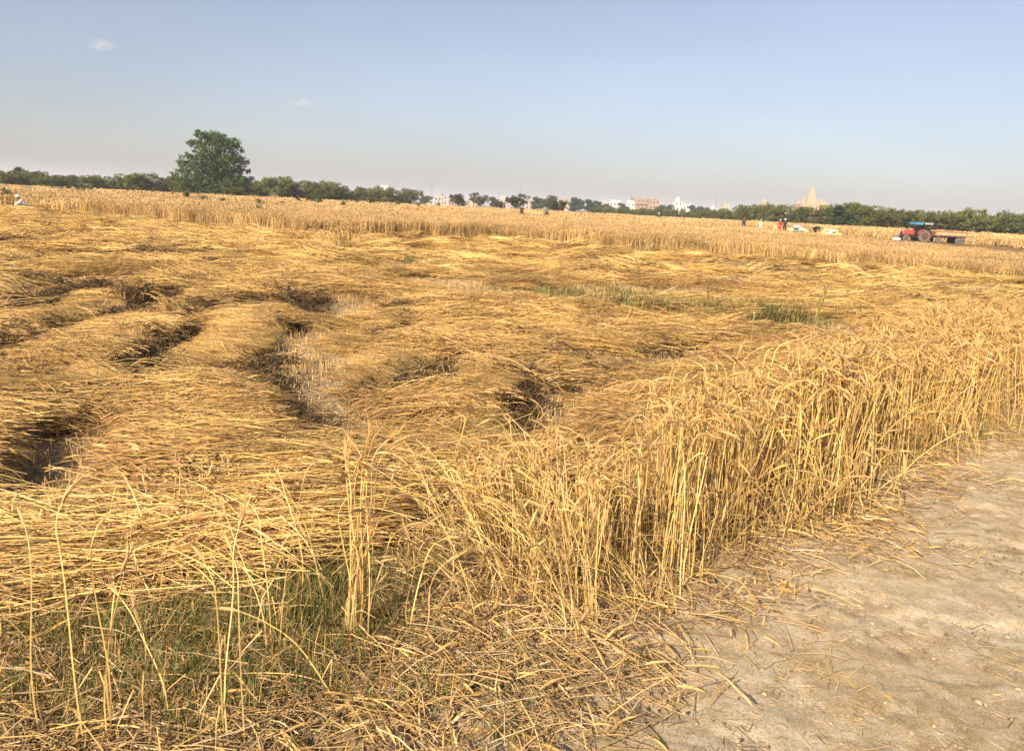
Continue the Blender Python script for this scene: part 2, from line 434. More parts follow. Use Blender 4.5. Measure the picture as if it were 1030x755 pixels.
# ground material
mg, n, l, p = mat("field_soil")
pos = n.new("ShaderNodeNewGeometry").outputs["Position"]
a_c = n.new("ShaderNodeAttribute"); a_c.attribute_name = "cover"
n1 = noise_node(n, l, pos, 2.2, 8, 0.65)
n2 = noise_node(n, l, pos, 22, 6, 0.7)
n3 = noise_node(n, l, pos, 9, 6, 0.7, (0.35, 1.6, 1.0, 0.1))
soil = ramp(n, l, n1, [(0.3, (0.22, 0.165, 0.105)), (0.5, (0.38, 0.30, 0.21)), (0.7, (0.50, 0.42, 0.31))])
chaff = ramp(n, l, n2, [(0.42, (0.22, 0.145, 0.065)), (0.58, (0.56, 0.41, 0.21))])
soil2 = mixc(n, l, 0.6, soil, chaff)
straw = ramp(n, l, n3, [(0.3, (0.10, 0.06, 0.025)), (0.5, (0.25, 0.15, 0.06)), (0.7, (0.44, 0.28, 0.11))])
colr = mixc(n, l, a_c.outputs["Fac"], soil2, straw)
l.new(colr, p.inputs["Base Color"]); p.inputs["Roughness"].default_value = 0.95; p.inputs["Specular IOR Level"].default_value = 0.1
bp = n.new("ShaderNodeBump"); bp.inputs["Strength"].default_value = 0.8; bp.inputs["Distance"].default_value = 0.03
l.new(n2, bp.inputs["Height"]); l.new(bp.outputs[0], p.inputs["Normal"])

rr = [0.002, 0.25]
while rr[-1] < 45: rr.append(rr[-1] * 1.0105)
while rr[-1] < 5500: rr.append(rr[-1] * 1.07)
ang = np.concatenate([np.radians(np.linspace(-48, 48, 385)), np.radians(np.linspace(52, 308, 65))])
Rr, Aa = np.meshgrid(np.array(rr), ang, indexing='ij')
GX, GY = Rr * np.sin(Aa), Rr * np.cos(Aa)
GZ = surf_z(GX, GY)
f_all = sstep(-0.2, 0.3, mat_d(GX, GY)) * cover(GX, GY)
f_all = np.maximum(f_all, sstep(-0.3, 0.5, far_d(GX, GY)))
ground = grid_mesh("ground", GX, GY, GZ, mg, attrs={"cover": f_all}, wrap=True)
ground["kind"] = "structure"
# dirt path
mp_, n, l, p = mat("dusty_path")
pos = n.new("ShaderNodeNewGeometry").outputs["Position"]
n1 = noise_node(n, l, pos, 1.6, 7, 0.62, (1.0, 1.0, 1.0), 0.6)
n2 = noise_node(n, l, pos, 9, 8, 0.68, None, 0.3)
n3 = noise_node(n, l, pos, 160, 5, 0.75)
n4 = noise_node(n, l, pos, 38, 7, 0.75, None, 0.2)
base = ramp(n, l, n1, [(0.36, (0.46, 0.34, 0.185)), (0.5, (0.56, 0.44, 0.28)), (0.62, (0.62, 0.53, 0.39))])
det = ramp(n, l, n2, [(0.40, (0.38, 0.26, 0.125)), (0.5, (0.60, 0.46, 0.28)), (0.60, (0.72, 0.60, 0.44))])
c_ = mixc(n, l, 0.5, base, det)
c_ = mixc(n, l, ramp(n, l, n4, [(.38, (0.5, 0.5, 0.5)), (.48, (0, 0, 0))]), c_, (.40, .28, .15))
c_ = mixc(n, l, ramp(n, l, n3, [(.40, (0.6, 0.6, 0.6)), (.5, (0, 0, 0))]), c_, (.22, .15, .08))
c_ = mixc(n, l, ramp(n, l, n3, [(.54, (0, 0, 0)), (.66, (0.6, 0.6, 0.6))]), c_, (.66, .57, .43))
l.new(c_, p.inputs["Base Color"]); p.inputs["Roughness"].default_value = 0.95; p.inputs["Specular IOR Level"].default_value = 0.1
bp = n.new("ShaderNodeBump"); bp.inputs["Strength"].default_value = 0.9; bp.inputs["Distance"].default_value = 0.012
l.new(n4, bp.inputs["Height"]); bp2 = n.new("ShaderNodeBump"); bp2.inputs["Strength"].default_value = 0.8; bp2.inputs["Distance"].default_value = 0.005
l.new(n3, bp2.inputs["Height"]); l.new(bp.outputs[0], bp2.inputs["Normal"]); l.new(bp2.outputs[0], p.inputs["Normal"])
def path_z(x, y):
    d = path_d(x, y)
    z = ground_z(x, y) + 0.03 * sstep(-0.3, 0.25, d) * (1 - sstep(12, 20, np.hypot(x, y))) 
    z = z + 0.004 + 0.022 * (fbm(x * 12 + 4, y * 12, 4) - 0.5) + 0.014 * (fbm(x * 2.5, y * 2.5, 2) - 0.5) - 0.012 * sstep(.60, .66, fbm(x * 3.6 + 9, y * 3.6 + 2, 2))
    return np.maximum(z, ground_z(x, y) + 0.004) - 0.012 * (1 - sstep(0.0, 0.25, d))
xs = np.linspace(-2.2, 9.0, 640); ys = np.linspace(0.2, 11.5, 640)
PX, PY = np.meshgrid(xs, ys)
edge_n = 0.35 * (fbm(PX * 2.3 + 8, PY * 2.3, 4) - 0.5)
pth = grid_mesh("dirt_path", PX, PY, path_z(PX, PY), mp_, keep=(path_d(PX, PY) + edge_n > -0.12))
pth["kind"] = "structure"

# ------------------------------------------------------------------ straw, ears, stalks
STEM = (0.78, 0.56, 0.215); EAR = (0.60, 0.41, 0.17); DRY = (0.56, 0.40, 0.19); BROWN = (0.30, 0.175, 0.07)
U = random.uniform
def vary(c, a=0.15):
    k = U(1 - a, 1 + a); return (c[0] * k, c[1] * k * U(0.96, 1.04), c[2] * k * U(0.85, 1.15))
def perp(d):
    a = Vector(d).cross(Vector((0.2, 0.1, 0.97)))
    if a.length < 0.05: a = Vector((1, 0, 0))
    return a.normalized()
def ear(m, p, d, L=0.085, r=0.006, col=EAR, awn=0.06, n_awn=7):
    d = Vector(d).normalized(); p = Vector(p)
    sag = Vector((0, 0, -0.25))
    pts = [p + d * L * t + sag * L * t * t for t in (0, 0.3, 0.7, 1.0)]
    m.tube(pts, [r * 0.5, r, r * 0.85, r * 0.2], col, 4)
    for k in range(n_awn):
        t = 0.15 + 0.85 * k / max(1, n_awn - 1)
        b = p + d * L * t + sag * L * t * t
        q = Vector((U(-1, 1), U(-1, 1), U(-1, 1))).normalized()
        e = b + (d + sag * 0.6 + q * 0.33).normalized() * awn * U(0.8, 1.2)
        s = perp(e - b) * 0.0009
        m.add([b - s * 1.6, b + s * 1.6, e], [(0, 1, 2)], vary(tuple(c * 1.08 for c in col), 0.1))
def stalk(m, base, h, lean, head=True, r=0.0021, segs=5, droop=None, leaves=2, sides=3, awns=7, col=None, er=0.0058, el=0.08, ec=EAR):
    base = Vector(base); col = col or vary(STEM, 0.14)
    lx, ly = lean
    droop = U(0.7, 2.3) if droop is None else droop
    wob = (U(-.02, .02), U(-.02, .02)); pts = []
    for i in range(segs + 1):
        t = i / segs
        b = t * t
        pts.append(base + Vector((lx * h * (0.35 * t + 0.65 * b) + wob[0] * math.sin(t * 5), ly * h * (0.35 * t + 0.65 * b) + wob[1] * math.sin(t * 4 + 1), h * t * (1 - 0.28 * (lx * lx + ly * ly) * t))))
    dirn = (pts[-1] - pts[-2]).normalized()
    if head:
        # neck bends over
        hd = Vector((lx + U(-.4, .4), ly + U(-.4, .4), 0)); hd = hd.normalized() if hd.length > .01 else Vector((1, 0, 0))
        a = 0.0; q = pts[-1]
        for k in range(3):
            a += droop / 3
            dd = (dirn * math.cos(a) + hd * math.sin(a)).normalized(); q = q + dd * 0.028; pts.append(q)
        cols = [tuple(c * (0.80 + 0.20 * min(1, i / 3)) for c in col) for i in range(len(pts))]
        m.tube(pts, [r * (1.15 - 0.5 * i / len(pts)) for i in range(len(pts))], cols, sides)
        ear(m, pts[-1], dd, U(0.85, 1.2) * el, er * U(.85, 1.15), vary(ec, 0.15), 0.07, awns)
    else:
        m.tube(pts, r, col, sides)
    for k in range(leaves):
        t = U(0.1, 0.75); i = int(t * segs); b = pts[i]
        q = U(0, 6.283); o = Vector((math.cos(q), math.sin(q), 0)); L = U(0.08, 0.2)
        lp = [b, b + o * L * 0.35 + Vector((0, 0, L * U(0.1, 0.4))), b + o * L * 0.7 + Vector((0, 0, L * U(-0.3, 0.2))), b + o * L * U(.6, .9) + Vector((0, 0, -L * U(0.3, 0.9)))]
        sd = Vector((-math.sin(q), math.cos(q), U(-.6, .6))).normalized()
        m.ribbon(lp, [0.003, 0.0045, 0.003, 0.0008], sd, vary(DRY, 0.2))

def seeded(k):
    random.seed(k)
# prototypes: mown straw laid flat; ears to -x, cut ends to +x
def straw_bundle(k, n, r, L=(0.55, 0.85), wid=0.17, thick=0.05, heads=True, awns=3, fan=0.16, segs=4, brown=False):
    seeded(100 + k); m = MB()
    for i in range(n):
        y0 = random.gauss(0, wid); z0 = U(-thick, thick); ln = U(*L); a = random.gauss(0, fan)
        x0 = U(-0.12, 0.12) - ln / 2; arch = U(-0.02, 0.06); bend = random.gauss(0, 0.05)
        tilt = random.gauss(0, 0.06)
        pts = []
        for s_ in range(segs + 1):
            t = s_ / segs; x = x0 + ln * t
            pts.append(Vector((x * math.cos(a), y0 + x * math.sin(a) + bend * math.sin(t * 3.1), z0 + arch * math.sin(t * 3.1) + tilt * x)))
        stale = random.random() < 0.22
        c = vary(((.60, .41, .16) if brown else STEM) if not stale else (0.34, 0.21, 0.085), 0.25)
        m.tube(pts, [r * 0.7] + [r] * segs, c, 3)
        if heads:
            d = (pts[0] - pts[1]).normalized()
            ear(m, pts[0], d + Vector((0, U(-.4, .4), U(-.2, .35))), 0.08, max(r * 1.6, 0.0052), vary((0.44, 0.28, 0.115), 0.25), 0.05, awns)
            if brown:
                e_ = pts[random.choice((1, 2))]; ear(m, e_ + Vector((0, U(-.03, .03), U(0, .02))), d + Vector((0, U(-.5, .5), U(-.2, .4))), 0.085, max(r * 1.6, 0.0052), vary((.42, .27, .11), .25), .055, awns)
        if random.random() < 0.45:
            b = pts[2]; q = U(0, 6.283); LL = U(.08, .18)
            m.ribbon([b, b + Vector((math.cos(q), math.sin(q), U(0, .5))) * LL * .5, b + Vector((math.cos(q), math.sin(q), -.1)) * LL], [r * 2.2, r * 2.4, .001], (-math.sin(q), math.cos(q), .3), vary(DRY, .2))
    return m.mesh("straw_bundle", M_STRAW)
P_NEAR = [straw_bundle(k, 62, 0.0019) for k in range(7)] + [straw_bundle(10 + k, 52, 0.0018, brown=True, awns=4, fan=.24) for k in range(3)]
P_MID = [straw_bundle(20 + k, 55, 0.0032, wid=0.2, awns=2, segs=3) for k in range(6)] + [straw_bundle(30 + k, 50, 0.0032, wid=0.2, awns=2, segs=3, brown=True, fan=.22) for k in range(3)]
P_FAR = [straw_bundle(40 + k, 50, 0.006, wid=0.26, thick=0.04, heads=False, segs=2, L=(0.5, .95)) for k in range(5)] + [straw_bundle(50 + k, 50, 0.006, wid=0.26, thick=0.04, heads=False, segs=2, L=(0.5, .95), brown=True) for k in range(2)]

def slope_rot(x, y, yaw, extra=0.0):
    e = 0.12
    gx = (surf_z(x + e, y) - surf_z(x - e, y)) / (2 * e); gy = (surf_z(x, y + e) - surf_z(x, y - e)) / (2 * e)
    gx = np.clip(gx, -.45, .45); gy = np.clip(gy, -.45, .45)
    c, s = np.cos(yaw), np.sin(yaw)
    pitch = -(gx * c + gy * s) * 0.7                          # about local Y, so that +x end follows the slope
    roll = (-gx * s + gy * c) * 0.7
    return np.stack([roll, pitch, yaw], -1)
def edge_d(x, y):
    best = np.full(np.asarray(x).shape, 9.0)
    for P, w_, s_, k_ in ROW_EDGES:
        d, t = poly_dist(x, y, P); best = np.where(np.abs(d) < np.abs(best), d, best)
    return best
def mat_scatter(name, n, r0, r1, protos, s0, s1, lift, hw, reach=1.0, fringe=False):
    out = []
    nn = n * (25 if fringe else 3); r = np.sqrt(rng.random(nn) * (r1 * r1 - r0 * r0) + r0 * r0); a = rng.uniform(-hw, hw, nn)
    x, y = r * np.sin(a), r * np.cos(a)
    md = mat_d(x, y) + 0.25 * (fbm(x * 1.2, y * 1.2, 3) - 0.5)
    c = cover(x, y)
    flow = (fbm(x * 0.45 + 3, y * 0.45, 3) - 0.5) * 1.15 + (fbm(x * 2.1 + 30, y * 2.1, 2) - 0.5) * 0.6
    for k_ in (-.42, -.22, .22, .40):
        c = np.minimum(c, cover(x + k_ * reach * s1 * np.cos(flow + .08), y + k_ * reach * s1 * np.sin(flow + .08)) + .02)
    if fringe:
        e_ = edge_d(x, y) + 0.16 * (fbm(x * 2.2 + 5, y * 2.2, 3) - 0.5); c = ((e_ > -.16) & (e_ < -.02) & (cover(x + .22, y) < .5)) * 1.0
    ok = (md > -0.02) & (far_d(x, y) < 0.2) & (rng.random(len(x)) < c * 1.03 - 0.03)
    x, y, flow = x[ok][:n], y[ok][:n], flow[ok][:n]; N = len(x)
    yaw = 0.08 + flow + rng.normal(0, 0.13, N)
    wild = rng.random(N) < 0.13
    yaw = np.where(wild, yaw + rng.normal(0, 0.8, N), yaw) + np.where(rng.random(N) < 0.25, np.pi, 0)
    rot = slope_rot(x, y, yaw); rot[:, 0] += rng.normal(0, 0.07, N); rot[:, 1] += rng.normal(0, 0.07, N)
    z = surf_z(x, y) + lift * rng.uniform(-0.5, 1.0, N) + 0.02
    if fringe: rot[:, 1] = rng.uniform(.0, .6, N); rot[:, 2] = .08 + flow + rng.normal(0, .22, N); z = surf_z(x - .06, y) + .01
    nb = len(protos) // 3
    brown = rng.random(N) < sstep(.54, .64, fbm(x * .9 + 60, y * 1.6, 3)) * .85
    idx = np.where(brown, rng.integers(len(protos) - nb, len(protos), N), rng.integers(0, len(protos) - nb, N))
    sc = rng.uniform(s0, s1, N)
    scl = np.stack([sc, sc * rng.uniform(.8, 1.2, N), sc * rng.uniform(.6, 1.2, N)], -1)
    return np.stack([x, y, z], -1), rot, scl, idx
HW = R(47)
b1 = mat_scatter("a", 5200, 2.0, 9.5, P_NEAR, 0.75, 1.1, 0.05, HW)
b2 = mat_scatter("b", 5200, 9.2, 19, P_MID, 0.8, 1.2, 0.05, HW)
b3 = mat_scatter("c", 8000, 18.5, 50, P_FAR, 0.9, 1.5, 0.06, HW)
b4 = mat_scatter("d", 4200, 2.0, 10, P_NEAR, 0.42, 0.6, 0.03, HW)
b5 = mat_scatter("e", 3200, 9.2, 20, P_MID, 0.45, 0.7, 0.03, HW)
b6 = mat_scatter("f", 520, 3.0, 10, P_NEAR, 0.34, 0.5, 0.0, HW, fringe=True)
b7 = mat_scatter("g", 450, 9.5, 24, P_MID, 0.38, 0.55, 0.0, HW, fringe=True)
print("fringe", len(b6[0]), len(b7[0]))
off = 0; P_, R_, S_, I_ = [], [], [], []
base_off = {}
for (a_, b_, c_, d_), pr in ((b1, P_NEAR), (b2, P_MID), (b3, P_FAR)):
    P_.append(a_); R_.append(b_); S_.append(c_); I_.append(d_ + off); off += len(pr)
for (a_, b_, c_, d_), o_ in ((b4, 0), (b5, len(P_NEAR)), (b6, 0), (b7, len(P_NEAR))):
    P_.append(a_); R_.append(b_); S_.append(c_); I_.append(d_ + o_)
mown = scatter("mown_straw", np.concatenate(P_), np.concatenate(R_), np.concatenate(S_), np.concatenate(I_), P_NEAR + P_MID + P_FAR)

# broken ragged fringe along the cut edges of rows and the stubble on bare strips
def stubble_proto(k, n=26):
    seeded(200 + k); m = MB()
    for i in range(n):
        x, y = U(-.14, .14), U(-.14, .14); h = U(.03, .10)
        m.tube([(x, y, -0.01), (x + U(-.02, .02), y + U(-.02, .02), h)], 0.0022, vary((0.55, .40, .2), .2), 3)
    for i in range(16):
        x, y, q = U(-.18, .18), U(-.18, .18), U(0, 6.28); L = U(.03, .12)
        m.ribbon([(x, y, .008), (x + L * math.cos(q), y + L * math.sin(q), U(.006, .03))], .004, (-math.sin(q), math.cos(q), .2), vary((.5, .37, .2), .25))
    return m.mesh("stubble", M_STRAW)
P_STUB = [stubble_proto(k) for k in range(5)]
n = 30000; r = np.sqrt(rng.random(n)) * 26; a = rng.uniform(-HW, HW, n); x, y = r * np.sin(a), r * np.cos(a)
ok = (mat_d(x, y) > -.1) & (cover(x, y) < .45) & (far_d(x, y) < 0) & (r > 2)
x, y = x[ok][:3200], y[ok][:3200]; N = len(x)
scatter("stubble", np.stack([x, y, surf_z(x, y)], -1), np.stack([np.zeros(N), np.zeros(N), rng.uniform(0, 6.28, N)], -1), np.repeat(rng.uniform(.8, 1.3, N)[:, None], 3, 1), rng.integers(0, 5, N), P_STUB)

# tangled tufts of dark brown straw strewn along the row ends
def dark_straw_proto(k):
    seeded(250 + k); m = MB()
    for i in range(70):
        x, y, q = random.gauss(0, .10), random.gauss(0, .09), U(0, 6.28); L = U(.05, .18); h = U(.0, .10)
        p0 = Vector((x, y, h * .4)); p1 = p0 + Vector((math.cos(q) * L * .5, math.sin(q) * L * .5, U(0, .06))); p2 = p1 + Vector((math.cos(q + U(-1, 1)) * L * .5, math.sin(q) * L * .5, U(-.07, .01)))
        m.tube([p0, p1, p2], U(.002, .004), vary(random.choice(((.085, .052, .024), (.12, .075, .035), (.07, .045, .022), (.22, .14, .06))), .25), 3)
    return m.mesh("dark_straw", M_STRAW)
P_MAT = [dark_straw_proto(k) for k in range(5)]
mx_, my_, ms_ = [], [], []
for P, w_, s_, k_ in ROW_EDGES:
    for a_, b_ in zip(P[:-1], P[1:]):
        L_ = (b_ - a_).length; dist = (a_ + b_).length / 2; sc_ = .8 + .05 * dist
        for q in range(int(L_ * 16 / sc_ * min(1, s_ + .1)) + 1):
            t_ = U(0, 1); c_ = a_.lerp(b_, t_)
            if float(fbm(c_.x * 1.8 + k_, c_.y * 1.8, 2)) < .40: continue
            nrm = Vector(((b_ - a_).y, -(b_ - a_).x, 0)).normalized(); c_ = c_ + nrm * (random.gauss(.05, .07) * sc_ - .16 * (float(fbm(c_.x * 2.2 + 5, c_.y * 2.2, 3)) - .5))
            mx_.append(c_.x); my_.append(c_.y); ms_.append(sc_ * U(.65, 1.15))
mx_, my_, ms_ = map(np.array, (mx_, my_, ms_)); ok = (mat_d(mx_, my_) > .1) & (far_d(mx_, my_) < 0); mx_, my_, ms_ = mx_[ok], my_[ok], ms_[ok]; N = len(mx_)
scatter("dark_straw", np.stack([mx_, my_, surf_z(mx_, my_) + .02], -1), np.stack([rng.normal(0, .2, N), rng.normal(0, .2, N), rng.uniform(0, 6.28, N)], -1), np.repeat(ms_[:, None], 3, 1), rng.integers(0, 5, N), P_MAT)
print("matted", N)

# litter of broken straw: verge and path
def litter_proto(k, n=38, L=(.04, .24), r=.0019, up_=.035):
    seeded(300 + k); m = MB()
    for i in range(n):
        x, y, q = U(-.2, .2), U(-.2, .2), U(0, 6.28); l_ = U(*L); z = U(.004, up_); b = U(-.25, .25)
        p0 = Vector((x, y, z)); p1 = p0 + Vector((math.cos(q), math.sin(q), U(-.04, .2))) * l_ * .5; p2 = p1 + Vector((math.cos(q + b), math.sin(q + b), U(-.2, .05))) * l_ * .5
        if random.random() < .8: m.tube([p0, p1, p2], r * U(.7, 1.1), vary(random.choice(((.62, .44, .18), (.48, .34, .16), (.38, .26, .13), (.55, .42, .24))), .25), 3)
        else: m.ribbon([p0, p1, p2], [.0025, .004, .001], (-math.sin(q), math.cos(q), U(-.4, .4)), vary(DRY, .25))
        if random.random() < .12: ear(m, p2, (math.cos(q), math.sin(q), U(-.1, .3)), .08, .005, vary(EAR, .2), .04, 5)
    return m.mesh("litter", M_STRAW)
P_LIT = [litter_proto(k) for k in range(6)]
def chaff_proto(k):
    seeded(350 + k); m = MB()
    for i in range(34):
        x, y, q = U(-.22, .22), U(-.22, .22), U(0, 6.28); L = U(.008, .05) if random.random() < .9 else U(.06, .12)
        p0 = Vector((x, y, U(.001, .004))); p1 = p0 + Vector((math.cos(q) * L, math.sin(q) * L, U(-.002, .004)))
        m.tube([p0, p1], U(.0008, .0015), vary((.46, .34, .19), .3), 3)
    for i in range(7):                                        # small clods
        x, y, r_ = U(-.2, .2), U(-.2, .2), U(.003, .011)
        m.lathe([(r_ * .5, -r_ * .4), (r_, 0), (r_ * .7, r_ * .5), (r_ * .1, r_ * .7)], (x, y, 0), 6, vary((.36, .27, .17), .2), sx=U(.7, 1.3), lobes=3, amp=.15)
    return m.mesh("chaff", M_STRAW)
P_LITS = [chaff_proto(k) for k in range(5)]
n = 60000; x = rng.uniform(-4.5, 7, n); y = rng.uniform(1.0, 9.5, n)
md, pd = mat_d(x, y), path_d(x, y)
verge = (md < 0.25) & (pd < 0.15)
dens = np.where(verge, np.clip(0.42 + 0.35 * sstep(-.9, -.4, pd) - .30 * sstep(.3, 1.2, x) * sstep(-.7, -.3, pd), 0, 1), 0) * sstep(.3, .5, fbm(x * 1.3, y * 1.3, 3) + .22)
dens = dens + np.where(verge & (x > -1.6) & (x < .7) & (y < 3.2) & (pd < -.3), .45, 0) + np.where(verge & (x < -1.0), .15, 0)
ok = rng.random(n) < dens * .13
xv, yv = x[ok], y[ok]
r3 = np.sqrt(rng.random(26000)) * 24; a3 = rng.uniform(-HW, HW, 26000); xq, yq = r3 * np.sin(a3), r3 * np.cos(a3)
okq = (mat_d(xq, yq) > .1) & (far_d(xq, yq) < 0) & (cover(xq, yq) < .7) & (r3 > 2.5); xq, yq = xq[okq][:2600], yq[okq][:2600]
ok2 = (pd >= 0.0) & (rng.random(n) < 0.03 + .07 * np.exp(-pd / .25) + .06 * sstep(.56, .68, fbm(x * .7 + 5, y * .7 + 2, 3)))
xp, yp = x[ok2], y[ok2]
X_ = np.concatenate([xv, xp, xq]); Y_ = np.concatenate([yv, yp, yq]); N = len(X_)
sx_ = rng.uniform(.7, 1.15, N)
idx = np.concatenate([rng.integers(0, 6, len(xv)), np.where(rng.random(len(xp)) < .02 + .22 * np.exp(-path_d(xp, yp) / .12), rng.integers(0, 6, len(xp)), rng.integers(6, 11, len(xp))), rng.integers(0, 11, len(xq))])
Zl = np.where(path_d(X_, Y_) > 0, path_z(X_, Y_), surf_z(X_, Y_))
scatter("fallen_straw", np.stack([X_, Y_, Zl], -1), np.stack([rng.normal(0, .08, N), rng.normal(0, .08, N), rng.uniform(0, 6.28, N)], -1), np.repeat(sx_[:, None], 3, 1), idx, P_LIT + P_LITS)
print("litter", N)

# lodged straws: long stalks lying and leaning every way on the verge in front of the mat
def lodged_proto(k, n=9):
    seeded(400 + k); m = MB()
    for i in range(n):
        q = random.gauss(math.pi, 0.75); tl = U(.35, 1.3)
        stalk(m, (U(-.1, .1), U(-.12, .12), 0), U(.32, .55), (math.cos(q) * tl, math.sin(q) * tl), random.random() < .7, .0021, 6, leaves=1, awns=6)
    return m.mesh("lodged", M_WHEAT)
P_LODGE = [lodged_proto(k) for k in range(7)]
n = 40000; x = rng.uniform(-4.5, 5, n); y = rng.uniform(1.2, 7, n); md, pd = mat_d(x, y), path_d(x, y)
pr = np.where((md < .30) & (pd < -.12), .0011 * sstep(.45, .56, fbm(x * 1.1, y * 1.4 + 3, 3)) + .055 * np.exp(-((x - .30) / .38) ** 2 - ((y - 3.15) / .42) ** 2), 0)
ok = rng.random(n) < pr
x, y = x[ok], y[ok]; N = len(x)
scatter("lodged_wheat", np.stack([x, y, surf_z(x, y)], -1), np.stack([rng.normal(0, .1, N), rng.normal(0, .1, N), rng.normal(0, .7, N)], -1), np.repeat(rng.uniform(.8, 1.05, N)[:, None], 3, 1), rng.integers(0, 7, N), P_LODGE)
print("lodged", N)

# standing strip of wheat along the path
def clump_proto(k, n=10, w_=.06, r=.0026, h=(.66, .80), lean=.075, awns=7, leaves=1, sides=3):
    seeded(500 + k); m = MB()
    for i in range(n):
        q = U(0, 6.28); stalk(m, (random.gauss(0, w_), random.gauss(0, w_), -.01), U(*h), (random.gauss(-.05, lean), random.gauss(0, lean)), True, r, 5, leaves=leaves, awns=awns, sides=sides)
    return m.mesh("clump", M_WHEAT)
P_CL = [clump_proto(k) for k in range(12)]
P_CLS = [clump_proto(30 + k, 7, .08, h=(.25, .6), lean=.35, awns=6, leaves=3) for k in range(5)]

def strip_d(x, y):
    d, t = poly_dist(x, y, BACK_PTS + [BACK_PTS[-1] + (BACK_PTS[-1] - BACK_PTS[-3]).normalized() * 30]); return d, t
n = 90000; x = rng.uniform(-.4, 14, n); y = rng.uniform(2.0, 22, n)
sd, st = strip_d(x, y); pd = path_d(x, y)
foot = 0.16 + 0.22 * (fbm(x * 1.5 + 2, y * 1.5, 3) - .5)      # distance kept from the path
start = .30 + .70 * sstep(-.1, 1.0, x + 0.25 * (y - 3.0) + .5 * (fbm(x * 2, y * 2, 2) - .5))               # thins out towards the near end
bald = sstep(.25, .42, fbm(x * 1.7, y * 1.7, 3))
lead = x + .25 * (y - 3.0)
pr = np.where((mat_d(x, y) < .12) & (pd < -foot) & (lead > -.12) & (y > 2.78 + .25 * (fbm(x * 3, y * 3, 2) - .5)), 1.0, 0) * start * (.45 + .55 * bald) * np.where(y > 9, .5, 1.0)
ok = rng.random(n) < pr * .30
x, y = x[ok], y[ok]; N = len(x)
print("strip clumps", N)
hs = 0.95 + 0.3 * (fbm(x * .9 + 11, y * .9, 3) - .5) + rng.normal(0, .05, N)
hs *= 0.62 + .38 * sstep(-.2, .95, x + .25 * (y - 3.0)) 
slump = 1 - sstep(-.1, .6, x + .25 * (y - 3.0))
leanx = rng.normal(-.02, .05 + .25 * slump, N); leany = rng.normal(0, .05, N) - slump * np.abs(rng.normal(.35, .3, N))
short = rng.random(N) < .05 + .35 * sstep(-.42, -.25, path_d(x, y))
idx = np.where(short, 12 + rng.integers(0, 5, N), rng.integers(0, 12, N))
scatter("standing_wheat_strip", np.stack([x, y, surf_z(x, y)], -1), np.stack([leanx, leany, np.where(rng.random(N) < slump, rng.normal(0, .8, N), rng.uniform(0, 6.28, N))], -1), np.stack([hs * 1.05, hs * 1.05, hs], -1), idx, P_CL + P_CLS)

# standing wheat of the uncut field
def block_proto(k, size, n, r, h=(.68, .84), er=.0085, leaves=1, el=.095):
    seeded(600 + k); m = MB()
    for i in range(n):
        bx, by = U(-size / 2, size / 2), U(-size / 2, size / 2)
        stalk(m, (bx, by, -.02), U(*h), (random.gauss(0, .12), random.gauss(0, .12)), True, r, 3, leaves=leaves, awns=0, er=er, el=el, col=vary((.70, .50, .22), .2), ec=(.62, .44, .22))
    return m.mesh("block", M_WHEATFAR)
P_B1 = [block_proto(k, .7, 46, .0055) for k in range(6)]
P_B2 = [block_proto(20 + k, 2.2, 110, .015, er=.022, leaves=0, el=.12) for k in range(5)]
P_B3 = [block_proto(40 + k, 5.0, 170, .04, er=.055, leaves=0, el=.16) for k in range(4)]
X_EDGE = 21.0
def field_ok(x, y):
    """uncut wheat: everything beyond the far edge except the cleared land right of X_EDGE"""
    f = far_d(x, y) > 0
    clear = (x > X_EDGE + 1.2 * (fbm(y * .1, x * 0, 2) - .5)) & (y > 30) & (y < 108)
    back = ((x > 51.5) & (y > 66)) | ((x > 42) & (y > 93))
    return f & (~clear | back)
P_, R_, S_, I_ = [], [], [], []; off = 0
for (r0, r1, n, pr_, sz) in ((22, 50, 16000, P_B1, .7), (49, 90, 7000, P_B2, 2.2), (88, 175, 9000, P_B3, 5)):
    m_ = int(n * 1.0); y = np.sqrt(rng.random(m_) * (r1 * r1 - r0 * r0) + r0 * r0); a = rng.uniform(-R(43), R(43), m_); x, y = y * np.sin(a), y * np.cos(a)
    ok = field_ok(x, y) & (y < 190)
    fd = far_d(x, y)
    ragg = sstep(0, .5, fd + 1.6 * (fbm(x * .5, y * .5, 3) - .5))
    ok &= rng.random(m_) < ragg
    x, y = x[ok], y[ok]; N = len(x)
    h = .93 + .3 * (fbm(x * .35, y * .35, 4) - .5) + rng.normal(0, .05, N)
    h *= 1 - .25 * sstep(.62, .72, fbm(x * .12 + 3, y * .3, 2))
    h *= 1 - .12 * sstep(10, 16, x) * (y < 90)
    h *= .92 + .08 * sstep(-.3, 1.0, far_d(x, y) + 1.6 * (fbm(x * .8, y * .8, 2) - .5))
    P_.append(np.stack([x, y, ground_z(x, y)], -1)); R_.append(np.stack([rng.normal(0, .06, N), rng.normal(0, .06, N), rng.uniform(0, 6.28, N)], -1))
    S_.append(np.stack([np.ones(N), np.ones(N), h], -1)); I_.append(rng.integers(0, len(pr_), N) + off); off += len(pr_)
print("field", [len(q) for q in P_])
scatter("standing_wheat_field", np.concatenate(P_), np.concatenate(R_), np.concatenate(S_), np.concatenate(I_), P_B1 + P_B2 + P_B3)
# low stubble rows on the cleared land beyond

